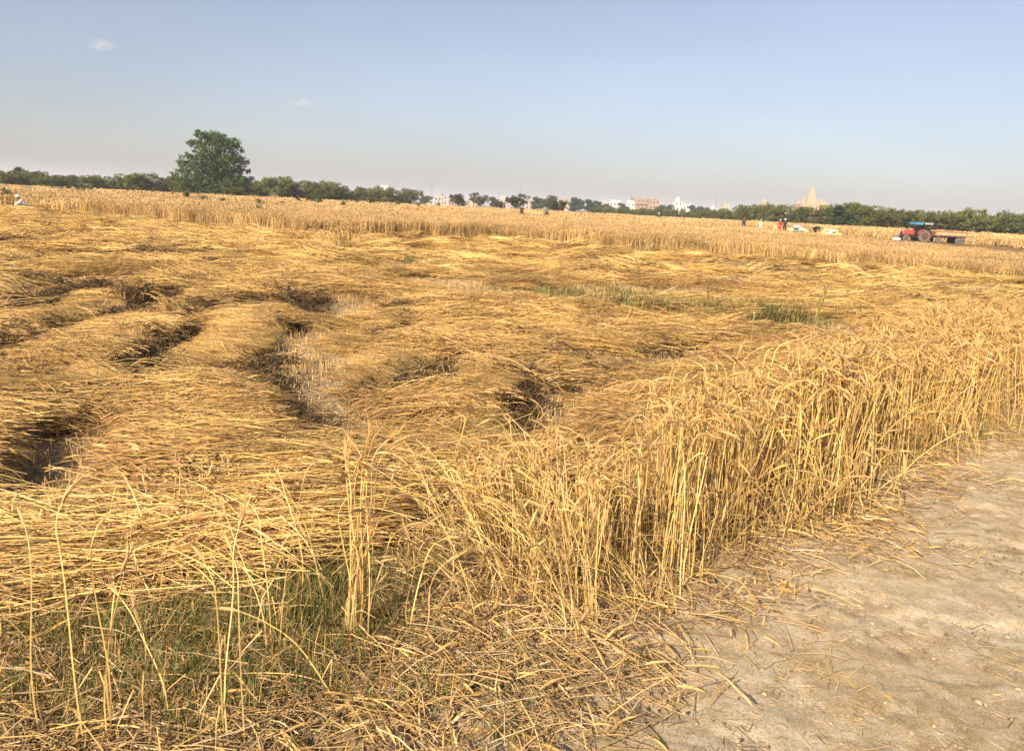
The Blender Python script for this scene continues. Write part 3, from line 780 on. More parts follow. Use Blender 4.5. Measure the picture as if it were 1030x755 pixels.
# ------------------------------------------------------------------ air
HAZE_TOP = 60.0
mh = bpy.data.materials.new("haze_air"); mh.use_nodes = True
hn = mh.node_tree.nodes; hl = mh.node_tree.links; hn.remove(hn["Principled BSDF"])
pv = hn.new("ShaderNodeVolumePrincipled"); pv.inputs["Color"].default_value = (0.84, 0.89, 1.0, 1); pv.inputs["Density"].default_value = 0.00032
pv.inputs["Anisotropy"].default_value = 0.0
hl.new(pv.outputs[0], hn["Material Output"].inputs["Volume"])
mb = MB(); mb.box((0, 0, (HAZE_TOP - 1.5) / 2), (11600, 11600, HAZE_TOP + 1.5)); hz = mb.build("haze", mh); hz["kind"] = "stuff"

# ------------------------------------------------------------------ green undergrowth
GREEN = (0.14, 0.19, 0.055)
def grass_proto(k, n=55, h=(.06, .20), w_=.10, col=GREEN, bw=.0035):
    seeded(700 + k); m = MB()
    for i in range(n):
        x, y, q = random.gauss(0, w_), random.gauss(0, w_), U(0, 6.28); H = U(*h); o = Vector((math.cos(q), math.sin(q), 0)) * H * U(.1, .7)
        p0 = Vector((x, y, -.005))
        m.ribbon([p0, p0 + o * .3 + Vector((0, 0, H * .55)), p0 + o + Vector((0, 0, H * U(.7, 1)))], [bw, bw * .9, .0006], (-math.sin(q), math.cos(q), 0), vary(col if random.random() < .6 else (.40, .31, .14), .25))
    return m.mesh("grass", M_GRASS)
P_GR = [grass_proto(k) for k in range(6)]
P_GRF = [grass_proto(20 + k, 60, (.10, .34), .22, (0.15, 0.18, 0.055), .012) for k in range(4)]
def patch(cx, cy, sx, sy, n, c=0.0):
    x = rng.normal(0, sx, n); y = rng.normal(0, sy, n); return cx + x * math.cos(c) - y * math.sin(c), cy + x * math.sin(c) + y * math.cos(c)
gx, gy = [], []
def addp(px, py, sx, sy, n, c=0.0):
    q = at(px, py); a, b = patch(q.x, q.y, sx, sy, n, c); gx.append(a); gy.append(b)
for q in ((50, 640, .35, .14, 34), (160, 635, .3, .12, 48), (265, 612, .24, .10, 90), (300, 630, .2, .1, 30), (315, 590, .16, .08, 40), (215, 685, .25, .12, 26), (90, 700, .25, .10, 20), (410, 580, .16, .1, 24), (330, 660, .3, .12, 10), (20, 600, .3, .1, 20)): addp(*q)
x = np.concatenate(gx); y = np.concatenate(gy); ok = (mat_d(x, y) < .12) & (path_d(x, y) < -.1); x, y = x[ok], y[ok]
# thin weeds spread all along the verge
xe = rng.uniform(-4, 6, 900); ye = rng.uniform(1.3, 7, 900); ok = (mat_d(xe, ye) < .1) & (path_d(xe, ye) < .02) & (fbm(xe * 1.4, ye * 1.4, 3) > .52); x = np.concatenate([x, xe[ok]]); y = np.concatenate([y, ye[ok]])
na = len(x); gx, gy = [], []  # far patches follow
for q in ((700, 321, 1.1, .2, 50), (775, 320, .8, .16, 70), (600, 302, 1.6, .5, 30), (420, 266, .5, .3, 14), (75, 221, 1.8, .7, 170), (110, 225, 1.4, .6, 200), (135, 228, .5, .4, 50), (15, 216, 1.6, .6, 80), (200, 231, 1.5, .6, 50), (345, 252, .6, .4, 24), (330, 232, 1.2, .5, 16), (40, 214, 1.0, .8, 40)): addp(*q)
xf = np.concatenate(gx); yf = np.concatenate(gy)
X_ = np.concatenate([x, xf]); Y_ = np.concatenate([y, yf]); N = len(X_)
sc = np.concatenate([rng.uniform(.35, .9, na), rng.uniform(.55, 1.0, N - na)])
idx = np.concatenate([rng.integers(0, 6, na), 6 + rng.integers(0, 4, N - na)])
Zg = surf_z(X_, Y_)
scatter("green_grass", np.stack([X_, Y_, Zg], -1), np.stack([np.zeros(N), np.zeros(N), rng.uniform(0, 6.28, N)], -1), np.repeat(sc[:, None], 3, 1), idx, P_GR + P_GRF)

# ------------------------------------------------------------------ single wheat plants and tufts in front
def tuft(label, base_px, tops, r=.0023, extra=0, group=None, cat="wheat plant", spread=.045, awns=9):
    b = at(*base_px); b.z = float(surf_z(b.x, b.y)); t = empty("wheat_tuft", b); tag(t, label, cat, group)
    for (px, py) in tops:
        e = atY(px, py, b.y + U(-.05, .05)) - b; h = max(.15, e.z); o = (U(-spread, spread), U(-spread, spread), -.01)
        m = MB(); stalk(m, o, h / (1 - .2 * 0), ((e.x - o[0]) / h, (e.y - o[1]) / h), True, r, 7, droop=U(.2, 1.1), leaves=2, awns=awns)
        m.build("stalk", M_WHEAT, t)
    return t
seeded(900)
tuft("tall upright tuft of ripe wheat standing alone in front of the mown straw", (362, 640), [(348, 478), (352, 500), (357, 482), (362, 492), (366, 470), (371, 463), (377, 460), (381, 468), (368, 520), (386, 500), (355, 540), (374, 545), (359, 490), (371, 474), (342, 520), (390, 540), (363, 480), (368, 470), (375, 486), (352, 488)])
tuft("loose tuft of three wheat plants at the lower left, rising out of green weeds", (102, 742), [(53, 530), (126, 524), (96, 556), (112, 600)])
tuft("pair of crossing wheat stalks right of the green weeds", (276, 652), [(240, 542), (307, 472), (262, 520)])
tuft("single thin wheat stalk near the left edge of the picture", (42, 730), [(25, 548)])
tuft("short bent wheat stalk among the weeds at the lower left", (155, 722), [(138, 618), (150, 650)])
tuft("long single straw standing upright amid the leaning wheat", (569, 584), [(566, 470)])
tuft("wheat stalks leaning left out of the tangled verge", (330, 700), [(262, 610), (245, 640)])
tuft("small tuft of wheat heads poking up beside the fallen straw", (420, 640), [(412, 560), (432, 552), (440, 575)])
tuft("wheat tuft at the bottom edge beside the grass", (232, 750), [(215, 590), (228, 560), (240, 575)])
def far_tuft(label, px, py, n, h, wdt):
    b = at(px, py); b.z = float(surf_z(b.x, b.y)); t = empty("wheat_tuft", b); tag(t, label, "wheat plant")
    for g in range(4):
        m = MB()
        for i in range(n // 4): stalk(m, (random.gauss(0, wdt), random.gauss(0, wdt * .7), 0), U(.7, 1) * h, (random.gauss(0, .18), random.gauss(0, .18)), True, .006, 3, awns=0, er=.012, el=.12, col=vary((.60, .42, .18), .2))
        m.build("stalk", M_WHEATFAR, t)
far_tuft("uncut clump of wheat left standing on the mown ground before the far field", 350, 259, 60, .8, .25)
far_tuft("small uncut clump beside the larger one on the mown ground", 330, 256, 28, .6, .15)
far_tuft("thin uncut wheat clump at the left part of the far edge", 238, 240, 28, .9, .2)

# tall weed stems above the strip
def weed_stem(label, base_px, top_px, Y, plume):
    b = atY(base_px[0], base_px[1], Y); e = atY(top_px[0], top_px[1], Y); g = Vector((b.x, b.y, float(surf_z(b.x, b.y))))
    t = empty("tall_grass_stem", g); tag(t, label, "wild grass")
    p = [Vector((0, 0, 0)), (b - g) * .5, b - g, (b - g).lerp(e - g, .5) + Vector((.01, 0, 0)), e - g]
    m = MB(); m.tube(p, [.005, .004, .0035, .003, .0015], (.42, .36, .16), 4); m.build("stem", M_WHEAT, t)
    m = MB(); n_ = 70 if plume else 26
    for i in range(n_):
        k = U(.45 if plume else .8, 1); c = (b - g).lerp(e - g, k); q = U(0, 6.28)
        m.ribbon([c, c + Vector((math.cos(q) * .012, math.sin(q) * .012, .03)), c + Vector((math.cos(q) * .02, math.sin(q) * .02, .06 if plume else .03))], [.003, .005, .001], (-math.sin(q), math.cos(q), 0), vary((.42, .40, .16) if plume else (.40, .46, .2), .2))
    m.build("plume" if plume else "seed_head", M_GRASS, t)
weed_stem("thin grey weed stem with a pale green tip above the wheat strip", (748, 378), (759, 316), 5.4, False)
weed_stem("feathery pale green grass plume rising above the wheat strip", (809, 356), (831, 292), 5.2, True)

# dry branch lying in the strip
Yb = 4.75
pts = [atY(778, 384, Yb - .05), atY(800, 372, Yb), atY(825, 364, Yb + .05), atY(848, 356, Yb + .05), atY(867, 353, Yb + .1), atY(883, 354, Yb + .1), atY(895, 358, Yb + .12)]
g = Vector((pts[0].x, pts[0].y, 0)); t = empty("dry_branch", g); tag(t, "grey dry branch arching out of the wheat strip with bare side twigs", "branch")
low = Vector((pts[0].x - .22, pts[0].y - .08, .25))
mB = plain("dead_wood", (.34, .26, .18), .9, .3, 40)
m = MB(); m.tube([p - g for p in [Vector((low.x - .1, low.y, 0)), low] + pts], [.011, .010, .009, .008, .007, .0065, .0055, .004, .002], (1, 1, 1), 6); m.build("limb", mB, t, True)
for (i, dx, dz, L) in ((3, -.10, .10, 1), (4, -.07, .13, 1), (5, .06, -.06, 1), (2, -.05, .08, .7), (4, .05, .06, .6)):
    a = pts[i] - g; m = MB(); m.tube([a, a + Vector((dx * .5, .02, dz * .6)) * L, a + Vector((dx, .05, dz)) * L], [.0045, .003, .001], (1, 1, 1), 5); m.build("twig", mB, t, True)

# ------------------------------------------------------------------ trees
def leaf_cloud(m, centers, per, spread, size, col, asp=.6):
    for (c, s_) in centers:
        k = random.uniform(.75, 1.25)
        for i in range(per):
            p = Vector((random.gauss(0, spread * s_), random.gauss(0, spread * s_), random.gauss(0, spread * s_ * .7))) + c
            a = Vector((random.gauss(0, 1), random.gauss(0, 1), random.gauss(0, 1))).normalized(); b = perp(a); L = size * U(.6, 1.3)
            a *= L / 2; b *= L * asp / 2; cc = vary(tuple(q * k for q in col), .15)
            m.add([p - a, p + b, p + a, p - b], [(0, 1, 2, 3)], cc)
def shell_points(c, r, n, flat=.75):
    out = []
    for i in range(n):
        d = Vector((random.gauss(0, 1), random.gauss(0, 1), random.gauss(0, 1))).normalized()
        k = U(.55, 1.0); out.append((c + Vector((d.x * r * k, d.y * r * k, d.z * r * k * flat)), 1.0))
    return out
def tree_proto(k, H, W, col, n_cl=30, sub=15, per=20, leaf=.27, trunk_r=.12, low=.12, round_=False):
    seeded(800 + k); root = empty("tree_source", (0, 0, 0)); tr = MB(); cr = MB(); cl = []
    for i in range(n_cl):
        q = U(0, 6.28); rr_ = math.sqrt(U(0, 1)); z = U(low + .06, .86)
        env = math.sqrt(max(.05, 1 - ((z - .45) / .56) ** 2)) if round_ else (.55 + .6 * math.sqrt(max(0, z))) * (1 if z < .7 else 1.25 - (z - .7) * 2.0)
        c = Vector((math.cos(q) * rr_ * W / 2 * env * .85, math.sin(q) * rr_ * W / 2 * env * .85, z * H)); r_ = U(.12, .19) * W * (1.15 if round_ else 1)
        cl.append((c, r_))
    nst = 1 if round_ else random.choice((1, 2, 3))
    for j in range(nst):
        bx = U(-.2, .2) if nst > 1 else 0
        fork = Vector((bx + U(-.3, .3), U(-.2, .2), H * U(.2, .3)))
        tr.tube([(bx, 0, -.1), (bx * 1.2, .02, H * .1), fork], [trunk_r, trunk_r * .85, trunk_r * .7], (1, 1, 1), 7)
        for (c, r_) in cl[j::nst]:
            mid = fork.lerp(c, .5) + Vector((U(-.3, .3), U(-.3, .3), U(-.1, .3)))
            tr.tube([fork, mid, c], [trunk_r * .5, trunk_r * .3, trunk_r * .1], (1, 1, 1), 5)
    pts_ = []
    for (c, r_) in cl: pts_ += shell_points(c, r_, sub, .7)
    leaf_cloud(cr, pts_, per, .21 if not round_ else .24, leaf, col, .75)
    return tr.mesh("trunk", M_BARK, True), cr.mesh("crown", M_LEAF)
OLIVE = (0.15, 0.188, 0.052); OLIVE2 = (0.17, 0.19, 0.06); DARKG = (0.065, 0.11, 0.045); MIDG = (0.07, 0.095, 0.04)
for o in []: pass
KINDS = {}
def plant_tree(kind, p, s=1.0, sz=1.0, label="", cat="tree", group=None, name="thorn_tree", rz=None):
    tm, cm = KINDS[kind]; t = empty(name, p, U(0, 6.28) if rz is None else rz); t.scale = (s, s, s * sz); tag(t, label, cat, group)
    for nm, me in (("trunk", tm), ("crown", cm)):
        o = bpy.data.objects.new(nm, me); COL.objects.link(o); o.parent = t
    return t
def mk(name, *a, **k):
    global _src
    before = set(bpy.data.objects); KINDS[name] = tree_proto(*a, **k)
    for o in set(bpy.data.objects) - before: bpy.data.objects.remove(o)
for i in range(4): mk("thorn%d" % i, i, 5.2, 7.0, OLIVE if i % 2 == 0 else OLIVE2)
for i in range(2): mk("bush%d" % i, 10 + i, 3.2, 6.0, OLIVE, n_cl=24, low=.0, trunk_r=.07)
for i in range(2): mk("round%d" % i, 20 + i, 8.0, 8.0, DARKG, n_cl=34, sub=18, per=20, leaf=.4, trunk_r=.22, round_=True)
mk("acacia0", 30, 6.0, 6.0, (0.10, 0.11, 0.045), n_cl=20, low=.24, sub=13, per=18, leaf=.3); mk("acacia1", 31, 6.0, 6.5, (0.09, 0.108, 0.045), n_cl=18, low=.26, sub=13, per=18, leaf=.3)

# big tree, shaped after its outline
BT_Y = 160.0; b0 = az(216, BT_Y); mpp = BT_Y * 1.03 / FPX / 7.95
seeded(990)
t = empty("big_tree", b0); t.scale = (.86, .86, .93); tag(t, "tall broad dark green tree towering over the left hedge", "tree")
cl = []
for (cx, cy, r_) in ((400, 165, 62), (335, 185, 55), (470, 180, 58), (285, 235, 48), (400, 255, 80), (505, 250, 60), (575, 215, 52), (635, 258, 30), (668, 270, 16), (330, 320, 75), (440, 340, 85), (560, 330, 65), (618, 345, 42), (240, 350, 48), (185, 345, 20), (180, 400, 50), (125, 385, 24), (270, 425, 72), (380, 430, 85), (500, 430, 85), (600, 420, 62), (655, 405, 28), (130, 465, 42), (200, 505, 62), (320, 525, 75), (440, 530, 75), (560, 515, 72), (655, 495, 42), (240, 575, 52), (630, 560, 46), (490, 595, 50), (360, 590, 50), (300, 150, 20), (232, 240, 20)):
    X_ = (cx - 405) * mpp; Z_ = (655 - cy) * mpp + .3; Rz = mpp * np.interp(cy, [100, 200, 350, 500, 640], [60, 190, 260, 310, 280])
    dep = math.sqrt(max(0, Rz * Rz - X_ * X_)) * .85
    for y_ in ((-dep, -dep * .35, dep * .4, dep) if r_ > 35 else (U(-1, 1) * dep * .5,)):
        cl.append((Vector((X_ + U(-.4, .4), y_, Z_ + U(-.3, .3))), r_ * mpp * U(.8, 1.05)))
tr = MB(); fork = Vector((0, 0, 3.0)); tr.tube([(0, 0, -.2), (.1, 0, 1.2), fork], [.75, .6, .5], (1, 1, 1), 10)
for c, r_ in cl: tr.tube([fork, fork.lerp(c, .5) + Vector((U(-.5, .5), U(-.5, .5), U(0, .6))), c], [.22, .12, .04], (1, 1, 1), 5)
tr.build("trunk", M_BARK, t, True)
cr = MB(); pp = []
for c, r_ in cl: pp += shell_points(c, r_, int(3 + 6.5 * r_), .75)
leaf_cloud(cr, pp, 20, .26, .42, (0.085, 0.15, 0.05), .75); cr.build("crown", M_LEAF, t)
print("big tree leaves", len(cr.f))

# hedge of thorn trees, left
seeded(1000)
LG = "thorn trees in a row behind the wheat field on the left"
x = -25.0; i = 0
while x < 412:
    Y = np.interp(x, [0, 300, 410], [172, 195, 215]) + U(-6, 8)
    s_ = np.interp(x, [-25, 60, 130, 300, 400], [.72, .72, .86, 1.05, .9]) * U(.88, 1.12)
    lab = ("olive thorn tree in the low row under the far-left round trees" if x < 55 else "olive thorn tree in the low row midway from left edge to big tree" if x < 120 else "olive thorn tree in the low row just left of the big tree" if x < 190
           else "bushy thorn tree standing close behind and right of the big tree" if x < 265 else "bushy thorn tree in the tallest dense stretch right of the big tree" if x < 340 else "bushy thorn tree where the left hedge thins out towards the gap")
    plant_tree("thorn%d" % (i % 4), az(x, Y), s_, U(.9, 1.1), lab, "tree", LG); i += 1
    x += U(9, 14)
plant_tree("round0", az(17, 186), .66, 1.0, "dark round tree standing above the hedge at the far left edge", name="round_tree")
plant_tree("round1", az(39, 190), .58, .95, "dark green tree with a low dome beside the far-left round one", name="round_tree")
plant_tree("thorn2", az(232, 150), .62, .9, "pale greyish thin tree with a light trunk in front of the big tree", name="thin_tree")
# acacias in the gap of the hedge
for (px, Y, s_, k, lab) in ((428, 260, .75, 0, "small scrubby acacia where the left hedge ends"), (461, 215, .85, 0, "olive acacia just right of the gap beside the left hedge"), (483, 205, .86, 1, "wide olive acacia between the gap and the trunked one"), (502, 200, .55, 0, "low acacia half hidden left of the dark-trunked one"), (518, 178, .82, 1, "olive acacia with a clearly visible dark trunk before the town"), (561, 182, .72, 0, "small olive acacia in front of the bluish round trees")):
    plant_tree("acacia%d" % k, az(px, Y), s_, 1.0, lab, "tree", None, "acacia_tree")
# trees of the town, hazier
for (px, Y, s_, k, lab) in ((497, 420, .85, 0, "dark tree peeping over the acacias before the town"), (541, 420, 1.0, 1, "dark bushy tree left of the largest round town tree"), (553, 400, 1.12, 0, "large round bluish green tree in front of the town"), (579, 400, 1.05, 1, "round dark tree right of the largest town tree"), (593, 410, 1.0, 0, "wide dark tree at the left end of the pale houses"), (602, 400, .9, 1, "low dark tree hiding the foot of the first pale house"), (611, 520, .9, 0, "small dark tree sticking up left of the white block"), (626, 500, 1.0, 1, "dark tree between the two white houses"),
    (664, 560, 1.1, 0, "dark tree right of the tan apartment house"), (672, 560, 1.15, 1, "dark tree left of the white domed temple"), (697, 520, 1.15, 0, "round dark tree right of the white domed temple"), (704, 540, 1.1, 1, "dark tree right of centre behind the low hedge"), (712, 520, 1.0, 0, "dark tree left of the small white tower"), (724, 520, .95, 1, "dark tree right of the small white tower")):
    plant_tree("round%d" % k, az(px, Y), s_, .95, lab, "tree", None, "round_tree")
x = 600.0
while x < 742:
    Y = np.interp(x, [600, 740], [330, 235]) + U(-8, 8); plant_tree("bush%d" % (i % 2), az(x, Y), U(.9, 1.15), U(.85, 1.05), "low green bush in the thin hedge line below the town", "bush", "bushes in the hedge below the town", "thorn_bush"); i += 1
    x += U(7, 10)
x = 722.0
while x < 1085:
    Y = np.interp(x, [720, 760, 860, 1080], [235, 200, 158, 140]) + U(-5, 10); s_ = np.interp(x, [720, 750, 800, 900, 1080], [.7, 1.0, 1.0, .98, .92]) * U(.88, 1.12)
    lab = "olive thorn tree in the right hedge at its low left end beside the bushes" if x < 765 else "olive thorn tree in the right hedge below the tall spire" if x < 835 else ("spreading olive thorn tree in the hedge between the dark round tree and the tractor" if x < 905 else "spreading olive thorn tree in the hedge straight behind the tractor and trailer" if x < 970 else "spreading olive thorn tree in the hedge between the trailer and the right edge")
    plant_tree("thorn%d" % (i % 4), az(x, Y), s_, U(.9, 1.1), lab, "tree", "thorn trees in a row behind the cleared land on the right"); i += 1
    x += U(10, 15)
plant_tree("round0", az(846, 146), .68, .92, "dark round tree in the right hedge next to the temple spire", name="round_tree")
for px in (1018, 1035): plant_tree("round1", az(px, 185), .7, .85, "dark green tree beyond the hedge at the right edge", "tree", "dark trees at the right edge", "round_tree")

# weeds poking through the far wheat
def weed_mesh(k):
    seeded(1100 + k); m = MB(); st = MB()
    for i in range(5):
        q = U(0, 6.28); e = Vector((math.cos(q) * U(.05, .3), math.sin(q) * U(.05, .3), U(1.0, 1.55)))
        st.tube([(0, 0, 0), e * .5, e], [.012, .009, .004], (1, 1, 1), 4)
        leaf_cloud(m, [(e * U(.55, 1), 1) for _ in range(5)], 16, .12, .15, (.10, .13, .045))
    return st.mesh("stem", M_BARK), m.mesh("foliage", M_LEAF)
WM = [weed_mesh(k) for k in range(3)]
def weed(p, s_, label, group, k):
    t = empty("weed_plant", p, U(0, 6.28)); t.scale = (s_, s_, s_); tag(t, label, "weed", group)
    for nm, me in zip(("stem", "foliage"), WM[k]):
        o = bpy.data.objects.new(nm, me); COL.objects.link(o); o.parent = t
seeded(1150)
for i, (px, Y, s_) in enumerate([(52, 98, 1.0), (60, 95, .95), (68, 98, 1.1), (76, 96, 1.1), (84, 98, 1.15), (90, 100, 1.05), (30, 100, .8), (5, 58, .8), (9, 50, .75), (3, 49, .75)]):
    weed(az(px, Y), s_, "dark green weed standing out of the wheat below the left-hand hedge", "weeds in the wheat at the left", i % 3)
for i, (px, Y, s_) in enumerate([(155, 110, .9), (175, 90, .8), (186, 80, .9), (203, 60, .95), (205, 62, .8), (222, 58, .9), (243, 66, .75), (262, 60, .9), (264, 58, .8), (283, 70, .75), (301, 90, .9), (311, 100, 1.1), (316, 98, 1.1), (322, 88, 1.0), (345, 80, .8), (360, 110, .9), (373, 105, 1.1), (401, 110, 1.0), (422, 100, .9), (440, 140, .95), (262, 46, .7), (526, 80, .9), (549, 75, .8)]):
    weed(az(px, Y), s_ * (1.18 if Y > 72 else .95), "olive green weed poking through the standing wheat right of the big tree" if px > 216 else "olive green weed poking through the standing wheat below the big tree", "weeds in the far wheat", i % 3)

# ------------------------------------------------------------------ town
def wall_mat(name, c): return plain(name, c, .85, .16, 1.2, bump=.1)
W_CREAM = wall_mat("cream_plaster", (.50, .40, .30)); W_WHITE = wall_mat("white_plaster", (.66, .63, .57)); W_TAN = wall_mat("tan_brick", (.36, .25, .16)); W_PINK = wall_mat("pink_plaster", (.58, .42, .36)); W_GREY = wall_mat("grey_plaster", (.36, .33, .30)); W_BLUE = wall_mat("pale_blue_plaster", (.42, .46, .5))
M_GLASS = plain("dark_window", (.05, .05, .055), .35, .2, 2, spec=.5, bump=0)
M_ROOFC = wall_mat("concrete_slab", (.42, .38, .33)); M_DOOR = plain("painted_door", (.16, .11, .07), .6); M_TANK = plain("black_tank", (.04, .04, .045), .5)
def window(parent, x, y, z, w_, h, rz_axis, frame_m):
    """opening on the face y (front, facing -y): recessed pane with frame and sill"""
    m = MB(); t = .08
    for (dx, dz, a, b) in ((-w_ / 2, 0, t, h), (w_ / 2, 0, t, h), (0, h / 2, w_ + t, t)): m.box((x + dx, y - .04, z + dz), (a, .14, b))
    f = m.build("window", frame_m, parent)
    m = MB(); m.box((x, y - .012, z), (w_ - t, .03, h - t)); m.build("pane", M_GLASS, f)
    m = MB(); m.box((x, y - .10, z - h / 2 - .06), (w_ + .25, .26, .1)); m.build("sill", M_ROOFC, f)
def house(label, px, Y, w_px, top_py, mt, storeys=2, cols=3, tank=False, stair=False, depth=None, balcony=False, rz=0.0, group=None):
    p = az(px, Y); sc = Y / FPX * 1.02; W = w_px * sc; H = 1.6 + (horizon(px) - top_py) * sc; D = depth or max(4.5, W * .8)
    t = empty("house", p, rz); tag(t, label, "house", group)
    m = MB(); m.box((0, D / 2, H / 2 - .3), (W, D, H + .0)); m.build("wall", mt, t)
    Hw = H - .3
    m = MB(); m.box((0, D / 2, Hw + .06), (W + .5, D + .5, .16)); rf = m.build("roof", M_ROOFC, t)
    m = MB()
    for (x, y, a, b) in ((0, .05, W + .3, .15), (0, D - .05, W + .3, .15), (-W / 2 - .07, D / 2, .15, D - .1), (W / 2 + .07, D / 2, .15, D - .1)): m.box((x, y, Hw + .14 + .35), (a, b, .7))
    m.build("parapet", mt, rf)
    sh = Hw / storeys
    for s_ in range(storeys):
        for c in range(cols):
            x = (c + .5) / cols * W - W / 2
            if s_ == 0 and c == cols // 2:
                m = MB(); m.box((x, -.03, 1.05), (1.0, .1, 2.1)); d_ = m.build("door", M_DOOR, t)
                m = MB(); m.box((x + .35, -.10, 1.0), (.05, .06, .2)); m.build("handle", M_TANK, d_); continue
            window(t, x, 0, sh * (s_ + .55), min(1.2, W / cols * .5), min(1.3, sh * .45), 0, M_ROOFC)
        if s_ and balcony:
            m = MB(); m.box((0, -.6, sh * s_), (W * .8, 1.2, .15)); m.box((0, -1.15, sh * s_ + .5), (W * .8, .08, .9)); m.build("balcony", mt, t)
        elif s_:
            m = MB(); m.box((0, -.12, sh * s_), (W + .1, .3, .14)); m.build("string_course", M_ROOFC, t)
    if tank:
        m = MB(); m.lathe([(.5, 0), (.55, .2), (.55, .9), (.35, 1.15), (.15, 1.2)], (W * .25, D * .4, Hw + .9), 14); m.build("water_tank", M_TANK, t, True)
        m = MB(); m.box((W * .25, D * .4, Hw + .52), (1.2, 1.2, .76)); m.build("tank_base", M_ROOFC, t)
    if stair:
        m = MB(); m.box((-W * .25, D * .5, Hw + 1.2), (W * .35, D * .4, 2.2)); m.build("stair_tower", mt, t)
        m = MB(); m.box((-W * .25, D * .5, Hw + 2.36), (W * .35 + .3, D * .4 + .3, .12)); m.build("stair_roof", M_ROOFC, t)
    return t
house("tiny white house top peeping above the left hedge", 387, 560, 7, 188.5, W_WHITE, 3, 2)
house("pale grey low house at the gap right of the left hedge", 428, 520, 9, 199, W_GREY, 1, 3)
house("cream house with a water tank in the gap beside the left hedge", 442, 540, 10, 198.5, W_CREAM, 2, 3, tank=True)
house("pink low house behind the first acacia of the gap", 450, 500, 8, 201.5, W_PINK, 1, 2)
house("small pale blue house low in the gap of the trees", 436, 480, 8, 202.5, W_BLUE, 1, 2)
house("cream house between the two wider acacias", 474, 560, 9, 202, W_CREAM, 2, 2)
house("pink house showing above the low acacia", 508, 600, 9, 200.5, W_PINK, 2, 3, stair=True)
house("cream two storey house right of the dark-trunked acacia", 534, 520, 11, 203, W_CREAM, 2, 3, tank=True)
house("tan low house with a stair tower beside the dark bushy tree", 540, 470, 12, 207, W_TAN, 1, 3, stair=True)
house("tan upper storeys rising right of the largest round tree", 567, 620, 8, 201, W_TAN, 3, 2)
house("pale pink low house between the two round town trees", 572, 480, 7, 206, W_PINK, 1, 2)
house("cream house at the left end of the pale row", 608, 620, 7, 204.5, W_CREAM, 2, 2)
house("white block house, brightest of the pale row", 618, 600, 10, 203, W_WHITE, 2, 3)
house("narrow white house against the tan apartment house", 634, 600, 7, 203.5, W_WHITE, 2, 2)
house("low rubble-coloured house in front of the two white ones", 625, 520, 20, 209, W_PINK, 1, 5)
house("tan apartment house with balconies, tallest of the town houses", 643.5, 640, 15, 200.5, W_TAN, 3, 4, balcony=True)
house("brown shaded wing right of the tan apartment house", 657, 590, 10, 201.5, W_TAN, 3, 3)
house("long low pink wall-like house left of the white temple", 669, 560, 10, 210.5, W_PINK, 1, 4)
house("low pink house right of the white temple behind the trees", 699, 560, 8, 210, W_PINK, 1, 3)
house("pale yellow house top right of the small white tower", 729, 560, 6, 207, W_CREAM, 2, 2)

# white domed temple
Y = 600; k_ = Y / FPX * 1.02
t = empty("domed_temple", az(685.5, Y)); tag(t, "white domed temple with a tall onion dome and small side domes", "temple")
hz_ = 1.6 + horizon(685) * 0
def hgt(px, py): return 1.6 + (horizon(px) - py) * k_
m = MB(); m.box((0, 6, 1.6), (17.5, 12, 3.4)); m.box((0, 5.8, 3.42), (18.2, 12.8, .25)); bs = m.build("base_hall", W_WHITE, t)
for i in range(6): window(bs, -7 + 2.8 * i, 0, 2.0, 1.2, 1.8, 0, W_WHITE)
m = MB(); m.box((-3, 6, 6.0), (9.5, 9, 5.0)); m.box((-3, 6, 8.6), (10.3, 9.8, .3)); up_ = m.build("upper_hall", W_WHITE, t)
for i in range(3): window(up_, -6 + 3 * i, 1.5, 6.0, 1.3, 2.2, 0, W_WHITE)
m = MB(); m.box((-2.6, 6, 10.0), (6.2, 6.2, 2.6)); m.box((-2.6, 6, 11.4), (6.9, 6.9, .25)); lt = m.build("dome_hall", W_WHITE, t)
for i in range(2): window(lt, -4.1 + 3 * i, 2.9, 10.0, 1.1, 1.6, 0, W_WHITE)
def dome(px_, y_, z_, r_, nm="dome"):
    m = MB(); m.lathe([(r_ * .82, 0), (r_ * .85, r_ * .2), (r_ * 1.0, r_ * .6), (r_ * .97, r_ * .95), (r_ * .75, r_ * 1.35), (r_ * .4, r_ * 1.65), (r_ * .12, r_ * 1.85), (r_ * .05, r_ * 2.0)], (px_, y_, z_), 24, lobes=12, amp=.015)
    d = m.build(nm, W_WHITE, t, True); m = MB(); m.lathe([(r_ * .05, 0), (r_ * .1, r_ * .1), (r_ * .03, r_ * .25), (r_ * .02, r_ * .55)], (px_, y_, z_ + 1.98 * r_), 8); m.build("finial", W_CREAM, d, True)
dome(-2.6, 6, 11.5, 2.0)
for (x, y, z, r_) in ((-7.0, 2, 8.75, .7), (1.0, 2, 8.75, .7), (3.9, 3, 3.55, .6)): dome(x, y, z, r_, "small_dome")
for (x, z) in ((3.5, 9.4), (7.2, 9.0)):
    m = MB(); m.box((x, 5, (z + 3.5) / 2), (1.7, 1.7, z - 3.5)); m.box((x, 5, z + .1), (2.1, 2.1, .2)); m.build("corner_tower", W_WHITE, t); dome(x, 5, z + .2, .8, "small_dome")
m = MB(); m.box((5.4, 6, 5.2), (2.2, 4, 3.4)); m.build("link_wall", W_WHITE, t)
# small white tower right of it
t = empty("white_tower", az(717.3, 600)); tag(t, "small narrow white tower with a domed top between two dark trees", "tower")
m = MB(); m.box((0, 2, 3.6), (3.4, 3.4, 7.4)); m.box((0, 2, 7.4), (4, 4, .25)); b_ = m.build("wall", W_WHITE, t)
for z in (2.4, 5.4): window(b_, 0, .3, z, .9, 1.4, 0, W_WHITE)
dome(0, 2, 7.5, 1.3)

